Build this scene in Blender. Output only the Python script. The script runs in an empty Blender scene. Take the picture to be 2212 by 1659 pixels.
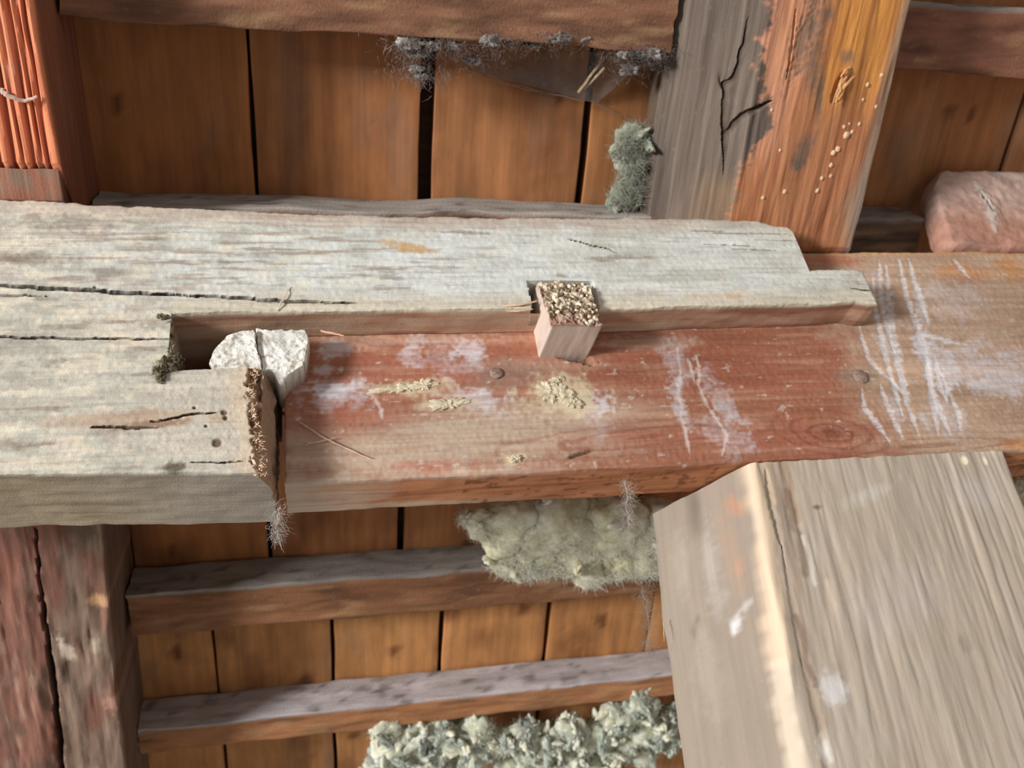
import bpy, math
import numpy as np
from mathutils import Matrix

SC = bpy.context.scene
COL = SC.collection
# ------------------------------------------------------------------ camera
# frame measured from the photograph: world X runs along the purlin, Z is up, Y goes away from the viewer
PW, PH, FPX = 2212, 1659, 1850.0
def unit(v):
    v = np.asarray(v, float)
    return v / np.linalg.norm(v)
_ex = unit([8500, -230, 1850.0])
_ez = np.array([-420, -3030, 1850.0]); _ez = unit(_ez - _ez.dot(_ex) * _ex)
_ey = np.cross(_ez, _ex)
RW = np.stack([_ex, _ey, _ez])                 # world = RW @ (right, down, forward)
CAM = np.array([0.0, -0.80, -0.50])
cam_data = bpy.data.cameras.new('camera')
cam_data.sensor_fit = 'HORIZONTAL'; cam_data.sensor_width = 36.0
cam_data.lens = FPX / PW * 36.0
cam_data.clip_start = 0.02
cam_data.dof.use_dof = True; cam_data.dof.focus_distance = 0.86; cam_data.dof.aperture_fstop = 6.5
cam = bpy.data.objects.new('camera', cam_data); COL.objects.link(cam)
M = np.eye(4)
M[:3, 0] = RW @ [1, 0, 0]; M[:3, 1] = RW @ [0, -1, 0]; M[:3, 2] = RW @ [0, 0, -1]; M[:3, 3] = CAM
cam.matrix_world = Matrix(M.tolist())
SC.camera = cam

def ray_at(px, py, n, d):
    n = np.asarray(n, float)
    r = RW @ np.array([px - PW / 2, py - PH / 2, FPX])
    return CAM + (d - n.dot(CAM)) / n.dot(r) * r
def on_y(px, py, y):                            # point of the plane Y = y seen at that pixel
    return ray_at(px, py, (0, 1, 0), y)

# ------------------------------------------------------------------ light
world = bpy.data.worlds.new('attic_air'); SC.world = world
world.use_nodes = True
bgn = world.node_tree.nodes['Background']
bgn.inputs[0].default_value = (1.0, 0.955, 0.90, 1); bgn.inputs[1].default_value = 0.33
LDIR = unit([1.7, 1.0, 0.24])                  # daylight from an opening to the left, behind the viewer
ld = bpy.data.lights.new('daylight', 'AREA')
ld.shape = 'RECTANGLE'; ld.size = 1.35; ld.size_y = 1.15; ld.energy = 615; ld.color = (1.0, 0.985, 0.96)
lo = bpy.data.objects.new('daylight', ld); COL.objects.link(lo)
lpos = np.array([0.25, 0.0, 0.05]) - LDIR * 7.0
lo.location = lpos
from mathutils import Vector
lo.rotation_euler = Vector(LDIR).to_track_quat('-Z', 'Z').to_euler()

SC.view_settings.view_transform = 'Standard'
SC.view_settings.look = 'None'
SC.view_settings.gamma = 1.0
SC.view_settings.use_curve_mapping = False
SC.view_settings.exposure = 0.0

# ------------------------------------------------------------------ helpers: noise
def _hash(ix, iy, iz, seed):
    h = (ix.astype(np.int64) * 374761393 + iy.astype(np.int64) * 668265263 + iz.astype(np.int64) * 2147483647 + seed * 144269) & 0xFFFFFFFF
    h = ((h ^ (h >> 13)) * 1274126177) & 0xFFFFFFFF
    h = ((h ^ (h >> 16)) * 2246822519) & 0xFFFFFFFF
    return ((h ^ (h >> 15)) & 0xFFFF) / 65535.0
def vnoise(P, seed=0):
    F = np.floor(P); f = P - F; f = f * f * (3 - 2 * f)
    i = F.astype(np.int64)
    out = np.zeros(len(P))
    for a in (0, 1):
        wa = f[:, 0] if a else 1 - f[:, 0]
        for b in (0, 1):
            wb = f[:, 1] if b else 1 - f[:, 1]
            for c in (0, 1):
                wc = f[:, 2] if c else 1 - f[:, 2]
                out += wa * wb * wc * _hash(i[:, 0] + a, i[:, 1] + b, i[:, 2] + c, seed)
    return out * 2 - 1
def fbm(P, scale, octv=3, seed=0, gain=0.5):
    Q = P / np.asarray(scale, float)
    o = np.zeros(len(P)); amp = 1.0; tot = 0
    for k in range(octv):
        o += amp * vnoise(Q + 17.3 * k, seed + k); tot += amp
        amp *= gain; Q = Q * 2.03
    return o / tot * 1.5
def sstep(a, b, x):
    t = np.clip((x - a) / (b - a), 0, 1)
    return t * t * (3 - 2 * t)
def lin(rgb):
    c = np.asarray(rgb, float) / 255.0
    return np.where(c <= 0.04045, c / 12.92, ((c + 0.055) / 1.055) ** 2.4)
def paint(col, rgb, m):                        # stain colour laid over with coverage m
    m = np.clip(m, 0, 1)[:, None]
    col[:] = col * (1 - m) + lin(rgb)[None, :] * m
def flat(n, rgb):
    return np.tile(lin(rgb), (n, 1))
KPX = 0.0006                                    # metres per photo pixel on the purlin face
def wig(pts, seed=0, amp=3.0, n=40):
    p = np.asarray(pts, float); t = np.linspace(0, len(p) - 1, n)
    q = np.stack([np.interp(t, np.arange(len(p)), p[:, k]) for k in (0, 1)], 1)
    for _ in range(5): q[1:-1] = (q[:-2] + 2 * q[1:-1] + q[2:]) / 4
    L = np.cumsum(np.r_[0, np.hypot(*np.diff(q, axis=0).T)])
    z = np.stack([L / 26, L * 0 + seed, L * 0], 1)
    return q + amp * np.stack([fbm(z, 1, 3, seed), fbm(z, 1, 3, seed + 50)], 1) * np.sin(np.linspace(0, np.pi, n))[:, None] ** .3
class Marks:
    """marks laid out on a timber face in the face's own metres"""
    def __init__(s, A, B, to2d, warp=None, k=KPX):
        s.A, s.B, s.to2d, s.k = A, B, to2d, k
        s.P3 = np.stack([A, B, np.zeros_like(A)], 1)
        s.w1 = fbm(s.P3, 0.018, 3, 91); s.w2 = fbm(s.P3, 0.0045, 3, 92)
    def blob(s, x, y, rx, ry, soft=0.5, wob=0.5, ang=0):
        c = s.to2d(x, y); dx = s.A - c[0]; dy = s.B - c[1]
        t = math.radians(ang); ca, sa = math.cos(t), math.sin(t)
        d = np.sqrt(((dx * ca + dy * sa) / (rx * s.k)) ** 2 + ((-dx * sa + dy * ca) / (ry * s.k)) ** 2)
        d = d + wob * (0.6 * s.w1 + 0.5 * s.w2)
        return 1 - sstep(1 - soft, 1 + soft, d)
    def dist(s, pts):
        Q = [s.to2d(*p) for p in pts]
        best = np.full(len(s.A), 1e9); par = np.zeros(len(s.A))
        for n, (p, q) in enumerate(zip(Q[:-1], Q[1:])):
            vx, vy = q[0] - p[0], q[1] - p[1]; L2 = vx * vx + vy * vy + 1e-12
            t = np.clip(((s.A - p[0]) * vx + (s.B - p[1]) * vy) / L2, 0, 1)
            d = np.hypot(s.A - p[0] - t * vx, s.B - p[1] - t * vy)
            m = d < best; best[m] = d[m]; par[m] = (n + t[m]) / (len(Q) - 1)
        return best / s.k, par
    def stroke(s, pts, w, soft=0.4, wob=0.3, taper=True):
        d, par = s.dist(pts)
        ww = w * (np.sqrt(np.clip(4 * par * (1 - par), 0.08, 1)) if taper else 1)
        d = d / ww + wob * s.w2
        return 1 - sstep(1 - soft, 1 + soft, d)

# ------------------------------------------------------------------ helpers: meshes
def axis(L, step, r=0.0):
    if r > 0 and L > 4 * r:
        n = max(2, int(round((L - 2 * r) / step)))
        a = np.concatenate([[0, .3 * r], np.linspace(r, L - r, n + 1), [L - .3 * r, L]])
    else:
        a = np.linspace(0, L, max(2, int(round(L / step)) + 1))
    return a / L
class MB:
    def __init__(s):
        s.P, s.C, s.G, s.F, s.n = [], [], [], [], 0
    def add(s, P, C, G, faces):
        """faces: list of int arrays (each n x k)"""
        s.P.append(P); s.C.append(C); s.G.append(G)
        for f in faces:
            s.F.append(np.asarray(f, np.int64).reshape(len(f), -1) + s.n)
        s.n += len(P)
    def build(s, name, mat, parent=None, smooth=True, angle=42):
        me = bpy.data.meshes.new(name)
        P = np.concatenate(s.P); C = np.concatenate(s.C); G = np.concatenate(s.G)
        me.vertices.add(len(P)); me.vertices.foreach_set('co', P.astype(np.float32).ravel())
        li = np.concatenate([f.ravel() for f in s.F])
        ls = np.concatenate([np.full(len(f), f.shape[1]) for f in s.F])
        me.loops.add(len(li)); me.loops.foreach_set('vertex_index', li.astype(np.int32))
        me.polygons.add(len(ls)); st = np.concatenate([[0], np.cumsum(ls)[:-1]])
        me.polygons.foreach_set('loop_start', st.astype(np.int32))
        try: me.polygons.foreach_set('loop_total', ls.astype(np.int32))
        except Exception: pass
        me.polygons.foreach_set('use_smooth', np.full(len(ls), smooth, bool))
        a = me.attributes.new('tone', 'FLOAT_COLOR', 'POINT')
        a.data.foreach_set('color', np.concatenate([np.clip(C, 0, 1), np.ones((len(C), 1))], 1).astype(np.float32).ravel())
        g = me.attributes.new('grain', 'FLOAT_VECTOR', 'POINT')
        g.data.foreach_set('vector', G.astype(np.float32).ravel())
        me.update(calc_edges=True)
        if smooth:
            me.set_sharp_from_angle(angle=math.radians(angle))
        me.materials.append(mat)
        o = bpy.data.objects.new(name, me); COL.objects.link(o)
        if parent is not None: o.parent = parent
        return o
def lattice(mb, us, vs, ws, fn, flip=False, ngon=()):
    """closed six-sided skin over a parameter box; fn(U, V, W) -> positions, colours, grain coordinates"""
    nu, nv, nw = len(us), len(vs), len(ws)
    idg = -np.ones((nu, nv, nw), np.int64)
    b = np.zeros((nu, nv, nw), bool)
    b[0] = b[-1] = True; b[:, 0] = b[:, -1] = True; b[:, :, 0] = b[:, :, -1] = True
    # faces closed by a single polygon need only their rim
    I, J, K = np.meshgrid(np.arange(nu), np.arange(nv), np.arange(nw), indexing='ij')
    on = {'u0': I == 0, 'u1': I == nu - 1, 'v0': J == 0, 'v1': J == nv - 1, 'w0': K == 0, 'w1': K == nw - 1}
    cnt = sum(m.astype(int) for m in on.values())
    for k in ngon: b &= ~(on[k] & (cnt == 1))
    for k1 in ngon:
        for k2 in ngon:
            if k1 < k2: b &= ~(on[k1] & on[k2] & (cnt == 2))
    idx = np.argwhere(b); idg[b] = np.arange(len(idx))
    P, C, G = fn(us[idx[:, 0]], vs[idx[:, 1]], ws[idx[:, 2]])
    faces = []
    def quads(A, rev):
        q = np.stack([A[:-1, :-1], A[1:, :-1], A[1:, 1:], A[:-1, 1:]], -1).reshape(-1, 4)
        if rev: q = q[:, ::-1]
        faces.append(q)
    def poly(A, rev):
        loop = np.concatenate([A[:-1, 0], A[-1, :-1], A[:0:-1, -1], A[0, :0:-1]])
        loop = loop[loop >= 0]
        if rev: loop = loop[::-1]
        faces.append(loop[None, :])
    for k, A, rev in (('w0', idg[:, :, 0], False), ('w1', idg[:, :, -1], True), ('v0', idg[:, 0, :], True),
                      ('v1', idg[:, -1, :], False), ('u0', idg[0], False), ('u1', idg[-1], True)):
        (poly if k in ngon else quads)(A, rev ^ flip)
    mb.add(P, C, G, faces)
def rnd(p, q, Lp, Lq, r, fp=(1, 1), fq=(1, 1)):
    """round the edges between two faces; r may be an array; flags choose which ends are rounded"""
    ip = np.clip(p, r * fp[0], Lp - r * fp[1]); iq = np.clip(q, r * fq[0], Lq - r * fq[1])
    dp, dq = p - ip, q - iq
    L = np.hypot(dp, dq); m = (np.abs(dp) > 1e-9) & (np.abs(dq) > 1e-9)
    s = np.where(m, r / np.maximum(L, 1e-9), 1.0)
    return ip + dp * s, iq + dq * s
def box_timber(mb, L, steps, corner, colfn, r=0.004, noise=0.0012, seed=0, ngon=('w1',), wob=0.002, flip=False, extra=None, us=None):
    """L = (length u, width v, depth w) in metres; corner(u, v, w in 0..1) -> xyz. grain runs along u"""
    us = axis(L[0], steps[0], r) if us is None else us
    vs, ws = axis(L[1], steps[1], r), axis(L[2], steps[2], r)
    def fn(U, V, W):
        u, v, w = U * L[0], V * L[1], W * L[2]
        g = np.stack([u, v, w], 1)
        rr = r * (1 + 0.7 * fbm(g, (0.05, 0.5, 0.5), 3, seed + 5))
        rr = np.clip(rr, r * .25, r * 2)
        v2, w2 = rnd(v, w, L[1], L[2], rr)
        v2 = v2 + wob * fbm(g, (0.12, 9, 9), 3, seed + 7) * np.where(V < .5, 1, -1) * (np.abs(V - .5) * 2) ** 2
        P = corner(u / L[0], v2 / L[1], w2 / L[2])
        nn = np.stack([fbm(g, (0.06, 0.012, 0.012), 3, seed + k) for k in (1, 2, 3)], 1)
        P = P + nn * noise
        if extra is not None: P = extra(P, g, U, V, W)
        return P, colfn(g, P, U, V, W), g + seed * 1.37
    lattice(mb, us, vs, ws, fn, flip, ngon)

def tag(o, label, cat, group=None, kind='thing'):
    o['label'] = label; o['category'] = cat; o['kind'] = kind
    if group: o['group'] = group
    return o

# ------------------------------------------------------------------ materials
def material(name, gs=(5, 110, 110), amp=0.3, bump=0.3, rough=0.85, speck=0.25, speckcol=(226, 216, 198), fine=420, pits=0.3, spec=0.2, dist=0.002, med=(3, 16, 16), medamp=0.18, sat=1.0):
    m = bpy.data.materials.new(name); m.use_nodes = True
    nt = m.node_tree; N = nt.nodes; N.clear()
    def nd(t, **kw):
        n = N.new(t)
        for k, v in kw.items(): setattr(n, k, v)
        return n
    lk = nt.links.new
    out = nd('ShaderNodeOutputMaterial'); bs = nd('ShaderNodeBsdfPrincipled')
    bs.inputs['Roughness'].default_value = rough
    bs.inputs['Specular IOR Level'].default_value = spec
    lk(bs.outputs[0], out.inputs[0])
    at = nd('ShaderNodeAttribute', attribute_name='tone'); ga = nd('ShaderNodeAttribute', attribute_name='grain')
    def noise(scale, detail=5, ro=0.6):
        v = nd('ShaderNodeVectorMath', operation='MULTIPLY'); lk(ga.outputs['Vector'], v.inputs[0]); v.inputs[1].default_value = scale
        t = nd('ShaderNodeTexNoise'); t.inputs['Scale'].default_value = 1.0; t.inputs['Detail'].default_value = detail; t.inputs['Roughness'].default_value = ro
        lk(v.outputs[0], t.inputs['Vector']); return t.outputs[0]
    def rng(src, a, b, c, d):
        r = nd('ShaderNodeMapRange'); lk(src, r.inputs[0])
        for i, x in enumerate((a, b, c, d)): r.inputs[i + 1].default_value = x
        return r.outputs[0]
    g1 = noise(gs, 6, 0.65); g2 = noise((fine, fine, fine), 3); g3 = noise(med, 5)
    m1 = rng(g1, .3, .7, 1 - amp, 1 + amp); m3 = rng(g3, .3, .7, 1 - medamp, 1 + medamp)
    mm = nd('ShaderNodeMath', operation='MULTIPLY'); lk(m1, mm.inputs[0]); lk(m3, mm.inputs[1])
    mv = nd('ShaderNodeVectorMath', operation='SCALE'); lk(at.outputs['Color'], mv.inputs[0]); lk(mm.outputs[0], mv.inputs['Scale'])
    # pale dust specks and dark pits
    sp = noise((fine * .45, fine * .45, fine * .45), 4, .7)
    sf = rng(sp, .62, .70, 0, speck)
    mx = nd('ShaderNodeMix', data_type='RGBA'); lk(sf, mx.inputs[0]); lk(mv.outputs[0], mx.inputs[6]); mx.inputs[7].default_value = (*lin(speckcol), 1)
    pt = noise((fine * .12, fine * .4, fine * .4), 4, .7)
    pf = rng(pt, .64, .72, 0, pits)
    mx2 = nd('ShaderNodeMix', data_type='RGBA', blend_type='MULTIPLY'); lk(pf, mx2.inputs[0]); lk(mx.outputs[2], mx2.inputs[6]); mx2.inputs[7].default_value = (.33, .27, .22, 1)
    hs = nd('ShaderNodeHueSaturation'); hs.inputs['Saturation'].default_value = sat; lk(mx2.outputs[2], hs.inputs['Color'])
    lk(hs.outputs[0], bs.inputs['Base Color'])
    h = nd('ShaderNodeMath', operation='MULTIPLY_ADD'); lk(g2, h.inputs[0]); h.inputs[1].default_value = .5; lk(g1, h.inputs[2])
    bp = nd('ShaderNodeBump'); bp.inputs['Strength'].default_value = bump; bp.inputs['Distance'].default_value = dist
    lk(h.outputs[0], bp.inputs['Height']); lk(bp.outputs[0], bs.inputs['Normal'])
    return m
M_PALE = material('whitewashed_oak', (7, 150, 150), .13, .45, .9, .22, (232, 226, 208), 420, .38, medamp=.09, med=(8, 45, 45), sat=.92)
M_RED = material('red_stained_oak', (6, 130, 130), .17, .3, .8, .18, (226, 206, 190), 420, .25, medamp=.14, sat=.98, spec=.08)
M_WOOD = material('old_brown_wood', (5, 120, 120), .3, .4, .85, .2, (190, 170, 150), 350, .4, sat=.98)
M_POST = material('sawn_pale_wood', (4, 110, 110), .07, .2, .85, .18, (226, 214, 200), 420, .2, medamp=.08)
M_BOARD = material('softwood_board', (4, 70, 70), .2, .15, .8, .06, (190, 150, 110), 300, .2, medamp=.2, med=(9, 18, 18), sat=.98)
M_DUST = material('dusty_batten', (10, 60, 60), .25, .9, .95, .2, (190, 180, 175), 260, .4, sat=.95)
M_STONE = material('pink_brick', (60, 60, 60), .16, .6, .95, .25, (225, 205, 195), 300, .4, medamp=.15, med=(25, 25, 25), sat=.9)
M_MORTAR = material('lime_mortar', (90, 90, 90), .10, .7, .95, .3, (250, 248, 240), 350, .45, medamp=.06, med=(40, 40, 40))
M_WOOL = material('mineral_wool', (120, 120, 120), .2, .5, 1.0, .3, (236, 234, 214), 330, .15, spec=.03, medamp=.2, med=(35, 35, 35))
_b = M_WOOL.node_tree.nodes['Principled BSDF']; _b.inputs['Subsurface Weight'].default_value = .6; _b.inputs['Subsurface Radius'].default_value = (1, .95, .75); _b.inputs['Subsurface Scale'].default_value = .012
M_END = material('crumbly_end_grain', (420, 420, 420), .45, 1.0, .95, .55, (245, 238, 222), 700, .8, dist=.003)
M_METAL = material('rusted_iron', (200, 200, 200), .2, .4, .7, .2, (190, 170, 160), 500, .3)
def web_material():
    m = bpy.data.materials.new('spider_web'); m.use_nodes = True
    nt = m.node_tree; N = nt.nodes; N.clear(); lk = nt.links.new
    out = N.new('ShaderNodeOutputMaterial'); mix = N.new('ShaderNodeMixShader'); tr = N.new('ShaderNodeBsdfTransparent'); df = N.new('ShaderNodeBsdfDiffuse')
    df.inputs[0].default_value = (*lin((150, 140, 135)), 1)
    ga = N.new('ShaderNodeAttribute'); ga.attribute_name = 'grain'; ta = N.new('ShaderNodeAttribute'); ta.attribute_name = 'tone'
    t = N.new('ShaderNodeTexNoise'); t.inputs['Scale'].default_value = 45; t.inputs['Detail'].default_value = 8; t.inputs['Roughness'].default_value = .7
    lk(ga.outputs['Vector'], t.inputs['Vector'])
    r = N.new('ShaderNodeMapRange'); lk(t.outputs[0], r.inputs[0])
    for i, x in enumerate((.3, .75, .08, .55)): r.inputs[i + 1].default_value = x
    mm = N.new('ShaderNodeMath'); mm.operation = 'MULTIPLY'; lk(r.outputs[0], mm.inputs[0]); lk(ta.outputs['Fac'], mm.inputs[1])
    lk(mm.outputs[0], mix.inputs[0]); lk(tr.outputs[0], mix.inputs[1]); lk(df.outputs[0], mix.inputs[2]); lk(mix.outputs[0], out.inputs[0])
    return m
M_WEB = web_material()

# ------------------------------------------------------------------ helpers: loose shapes
def lump(mb, c, ax, n, amp, seed, colfn, nscale=0.5, box=0.0, octv=4):
    """irregular solid: a cube lattice rounded into an ellipsoid (box 0) or a soft block (box 1) and roughened"""
    ax = np.asarray(ax, float); t = np.linspace(0, 1, n)
    size = np.mean([np.linalg.norm(a) for a in ax])
    def fn(U, V, W):
        q = np.stack([U, V, W], 1) * 2 - 1
        q = np.tan(q * math.pi / 4 * .96) / math.tan(math.pi / 4 * .96)
        s = q / np.linalg.norm(q, axis=1)[:, None]
        q8 = (np.abs(q) ** 5).sum(1) ** (1 / 5.0)
        d = s * (1 - box) + (q / q8[:, None]) * box
        b = d @ ax
        k = 1 + amp * fbm(b + seed * 3.1, size * nscale, octv, seed, .6)
        P = np.asarray(c) + b * k[:, None]
        return P, colfn(P, k), P - np.asarray(c) + seed * .7
    lattice(mb, t, t, t, fn)
def strands(mb, starts, dirs, length, thick, colfn, seed=0, segs=5, curl=0.6, drop=0.0):
    """many thin curling fibres, each a three-sided tube"""
    rng = np.random.default_rng(seed); n = len(starts)
    L = length * rng.uniform(.4, 1.3, n); d = dirs / np.linalg.norm(dirs, axis=1)[:, None]
    p = starts.copy(); pts = [p.copy()]
    bend = rng.normal(0, 1, (n, 3)) * curl
    for k in range(segs):
        d = d + bend * .5 + rng.normal(0, curl * .35, (n, 3)); d[:, 2] -= drop
        d /= np.linalg.norm(d, axis=1)[:, None]
        p = p + d * (L / segs)[:, None]; pts.append(p.copy())
    pts = np.stack(pts, 1)                                     # n, segs+1, 3
    a = np.cross(d, [0.3, 0.5, 0.8]); a /= np.linalg.norm(a, axis=1)[:, None] + 1e-9
    b = np.cross(d, a)
    th = thick * rng.uniform(.5, 1.4, n)
    V = np.zeros((n, segs + 1, 3, 3))
    for j in range(3):
        o = math.cos(j * 2.094) * a + math.sin(j * 2.094) * b
        tp = np.linspace(1, .35, segs + 1)
        V[:, :, j] = pts + o[:, None, :] * (th[:, None] * tp[None, :])[:, :, None]
    P = V.reshape(-1, 3)
    base = (np.arange(n) * (segs + 1) * 3)[:, None, None]
    k = (np.arange(segs) * 3)[None, :, None]; j = np.arange(3)[None, None, :]; j2 = (j + 1) % 3
    f = np.stack([base + k + j, base + k + j2, base + k + 3 + j2, base + k + 3 + j], -1).reshape(-1, 4)
    c0 = colfn(starts, rng)
    C = np.repeat(c0, (segs + 1) * 3, 0)
    mb.add(P, C, P * 1.0, [f])
def stick(mb, pts, r, col, sides=6, taper=.6, seed=0):
    pts = np.asarray(pts, float); n = len(pts)
    T = np.gradient(pts, axis=0); T /= np.linalg.norm(T, axis=1)[:, None]
    a = np.cross(T, [0.2, 0.9, 0.35]); a /= np.linalg.norm(a, axis=1)[:, None]; b = np.cross(T, a)
    rr = r * (1 - (1 - taper) * np.abs(np.linspace(-.4, 1, n)))
    V = np.stack([pts + (math.cos(t) * a + math.sin(t) * .7 * b) * rr[:, None] for t in np.arange(sides) * 2 * math.pi / sides], 1)
    P = V.reshape(-1, 3); i = (np.arange(n - 1) * sides)[:, None]; j = np.arange(sides)[None, :]; j2 = (j + 1) % sides
    f = np.stack([i + j, i + j2, i + sides + j2, i + sides + j], -1).reshape(-1, 4)
    caps = np.stack([np.arange(sides)[::-1], (n - 1) * sides + np.arange(sides)])
    mb.add(P, flat(len(P), col), P * 1.0 + seed, [f, caps])
def polyline(pts, n, seed=0, jit=0.0):
    pts = np.asarray(pts, float); t = np.linspace(0, len(pts) - 1, n)
    P = np.stack([np.interp(t, np.arange(len(pts)), pts[:, k]) for k in range(3)], 1)
    return P + np.random.default_rng(seed).normal(0, jit, P.shape)

# ------------------------------------------------------------------ roof frame: slope coordinates (X, q down the slope, s outward)
RA = math.radians(32)
RN = np.array([0, math.sin(RA), math.cos(RA)]); RD = np.array([0, math.cos(RA), -math.sin(RA)])
D0 = RN[2] * 0.263                              # rafter undersides
def slope(X, q, s):
    return np.stack([X, q * RD[1] + (D0 + s) * RN[1], q * RD[2] + (D0 + s) * RN[2]], -1)
def sxq(px, py, s):
    P = ray_at(px, py, RN, D0 + s); return P[0], P.dot(RD)
SB = 0.17                                       # inner face of the boards

# ------------------------------------------------------------------ ceiling: dark underlay with the roof boards
mb = MB()
def und(U, V, W):
    P = slope(-2.2 + 4.6 * U, -1.7 + 4.0 * V, SB + .034 + .02 * W)
    return P, flat(len(P), (70, 52, 40)), P
lattice(mb, np.linspace(0, 1, 3), np.linspace(0, 1, 3), np.array([0., 1.]), und, flip=True)
ceiling = mb.build('ceiling', M_WOOD); ceiling['kind'] = 'structure'
def board(x0, x1, q0, q1, seed, tone, seen=True):
    mb = MB(); Lx, Lq = x1 - x0, q1 - q0
    rg = np.random.default_rng(seed)
    dz = rg.uniform(-.003, .003); tl = rg.uniform(-.002, .002)
    def corner(u, v, w):
        return slope(x0 + v * Lx, q0 + u * Lq, SB + dz + tl * (v - .5) * 2 + .026 * w)
    kn = [(rg.uniform(0, Lq), rg.uniform(.03, Lx - .03), rg.uniform(.006, .014)) for _ in range(int(Lq * 4))]
    def colfn(g, P, U, V, W):
        c = flat(len(g), tone) * (1 + .12 * fbm(g, (.5, .02, .02), 3, seed))[:, None]
        paint(c, (112, 66, 38), .55 * sstep(.15, .8, fbm(g, (.10, .07, 1), 4, seed + 3)))
        paint(c, (120, 104, 90), .4 * sstep(.3, .9, fbm(g, (.16, .05, 1), 4, seed + 8)))
        for ku, kv, kr in kn:
            d = np.hypot((g[:, 0] - ku) / 1.5, g[:, 1] - kv) / kr
            paint(c, (88, 50, 30), .75 * (1 - sstep(.6, 1.2, d + .3 * fbm(g, .01, 2, seed))))
        return c
    st = (.012, .012, .02) if seen else (.1, .06, .02)
    box_timber(mb, (Lq, Lx, .026), st, corner, colfn, r=.0025, noise=.0006, seed=seed, wob=.0015, flip=True)
    return mb.build('board', M_BOARD, ceiling)
def run(xs, q0, q1, gaps, tones, seed):
    for i, (a, b) in enumerate(zip(xs[:-1], xs[1:])):
        ga = gaps.get(i, .003); gb = gaps.get(i + 1, .003)
        mid = (a + b) / 2
        board(a + ga / 2, b - gb / 2, q0, q1, seed + i, tones[i % len(tones)], -.5 < mid < 1.5)
TA = [(166, 112, 68), (170, 110, 64), (176, 116, 72), (172, 116, 74)]
xA = [-2.1, -1.5, -1.1, -.80, -.55, -.318, -.087, .149, .383, .61, .85, 1.113, 1.33, 1.7, 2.3]
run(xA, -1.5, .24, {6: .004, 7: .020, 8: .011, 9: .012, 10: .006, 11: .008}, TA, 100)
xB = [-2.1, -1.5, -1.1, -.77, -.54, -.32, -.10, .122, .34, .56, .78, 1.0, 1.22, 1.7, 2.3]
run(xB, .245, .55, {6: .005, 7: .010}, TA, 200)
xC = [-2.1, -1.5, -1.1, -.83, -.62, -.415, -.207, .0, .2015, .411, .62, .83, 1.04, 1.26, 1.7, 2.3]
run(xC, .555, 2.2, {6: .004, 7: .006, 8: .008, 9: .009}, [(182, 126, 76), (186, 130, 78), (190, 132, 80)], 300)

def batten(name, q0, w, x0, x1, seed, front, up, label, s1=.095):
    mb = MB()
    def corner(u, v, w_):
        return slope(x0 + u * (x1 - x0), q0 + (1 - v) * w, s1 + w_ * (SB - .0035 - s1))
    def colfn(g, P, U, V, W):
        c = flat(len(g), front)
        paint(c, tuple(.62 * np.array(front)), .6 * sstep(.1, .7, fbm(g, (.08, .015, 1), 4, seed)))
        paint(c, (178, 140, 100), .5 * sstep(.2, .8, fbm(g, (.05, .012, 1), 4, seed + 4)))
        top = sstep(.90, .985, V)
        c2 = flat(len(g), up); paint(c2, (104, 100, 92), .8 * sstep(.2, .75, fbm(P, (.02, .012, .012), 4, seed + 9)))
        c[:] = c * (1 - top[:, None]) + c2 * top[:, None]
        return c
    box_timber(mb, (x1 - x0, w, SB - s1), (.012, .006, .008), corner, colfn, r=.003, noise=.0022, seed=seed, wob=.003, flip=False)
    return tag(mb.build(name, M_DUST), label, 'batten')
batten('roof_batten', -.415, .084, -.288, .465, 41, (140, 96, 72), (150, 140, 132), 'rough brown roof batten along the top of the picture, hung with dusty webs', .088)
batten('roof_batten', -.107, .08, -.288, .472, 42, (140, 98, 70), (172, 164, 156), 'roof batten just above the whitewashed beam, only its grey dusty top showing')
batten('roof_batten', .516, .086, -.318, 1.6, 44, (146, 98, 66), (150, 144, 138), 'brown roof batten just below the purlin, passing behind the upper wool tuft')
batten('roof_batten', .810, .058, -.335, 1.6, 45, (172, 116, 74), (190, 182, 184), 'roof batten with a pale grey dusty top edge, lowest one in the picture')

batten('roof_batten', -.415, .088, .752, 1.6, 46, (140, 92, 72), (150, 140, 132), 'reddish brown batten crossing the upper right corner, right of the stout rafter', .088)
batten('roof_batten', -.107, .08, .752, .93, 47, (120, 96, 78), (150, 140, 130), 'short dark batten end between the stout upper right rafter and the brick')
# ------------------------------------------------------------------ rafters
def lvl(z, s):                                  # slope coordinate where depth s meets the level z
    return ((D0 + s) * RN[2] - z) / math.sin(RA)
def grooves(v, L, seed, n, depth, wid):
    rg = np.random.default_rng(seed); o = np.zeros(len(v))
    for k in range(n):
        c = rg.uniform(.02, L * .98); o = np.maximum(o, np.exp(-((v - c) / (wid * rg.uniform(.5, 1.4))) ** 2) * rg.uniform(.4, 1))
    return o * depth
xr0, qr = -.62, -.164
def up_corner(u, v, w):
    s = w * (SB - .004); q1 = lvl(.285, s)
    q0 = -1.4
    return slope(xr0 + v * (-.291 - xr0), q0 + u * (q1 - q0), s)
gl = [(-.352, .0022, .006), (-.338, .003, .008), (-.328, .0014, .004), (-.3175, .0026, .007), (-.309, .0016, .005), (-.302, .002, .006), (-.365, .002, .005), (-.40, .003, .006), (-.45, .003, .006), (-.5, .004, .006)]
def up_extra(P, g, U, V, W):
    f = (W < .02); x = P[:, 0] + .002 * fbm(g, (.25, 9, 9), 3, 5)
    d = np.zeros(len(P))
    for c, w, dep in gl: d = np.maximum(d, dep * np.exp(-((x - c) / w) ** 2))
    return P + (d * f)[:, None] * RN
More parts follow.
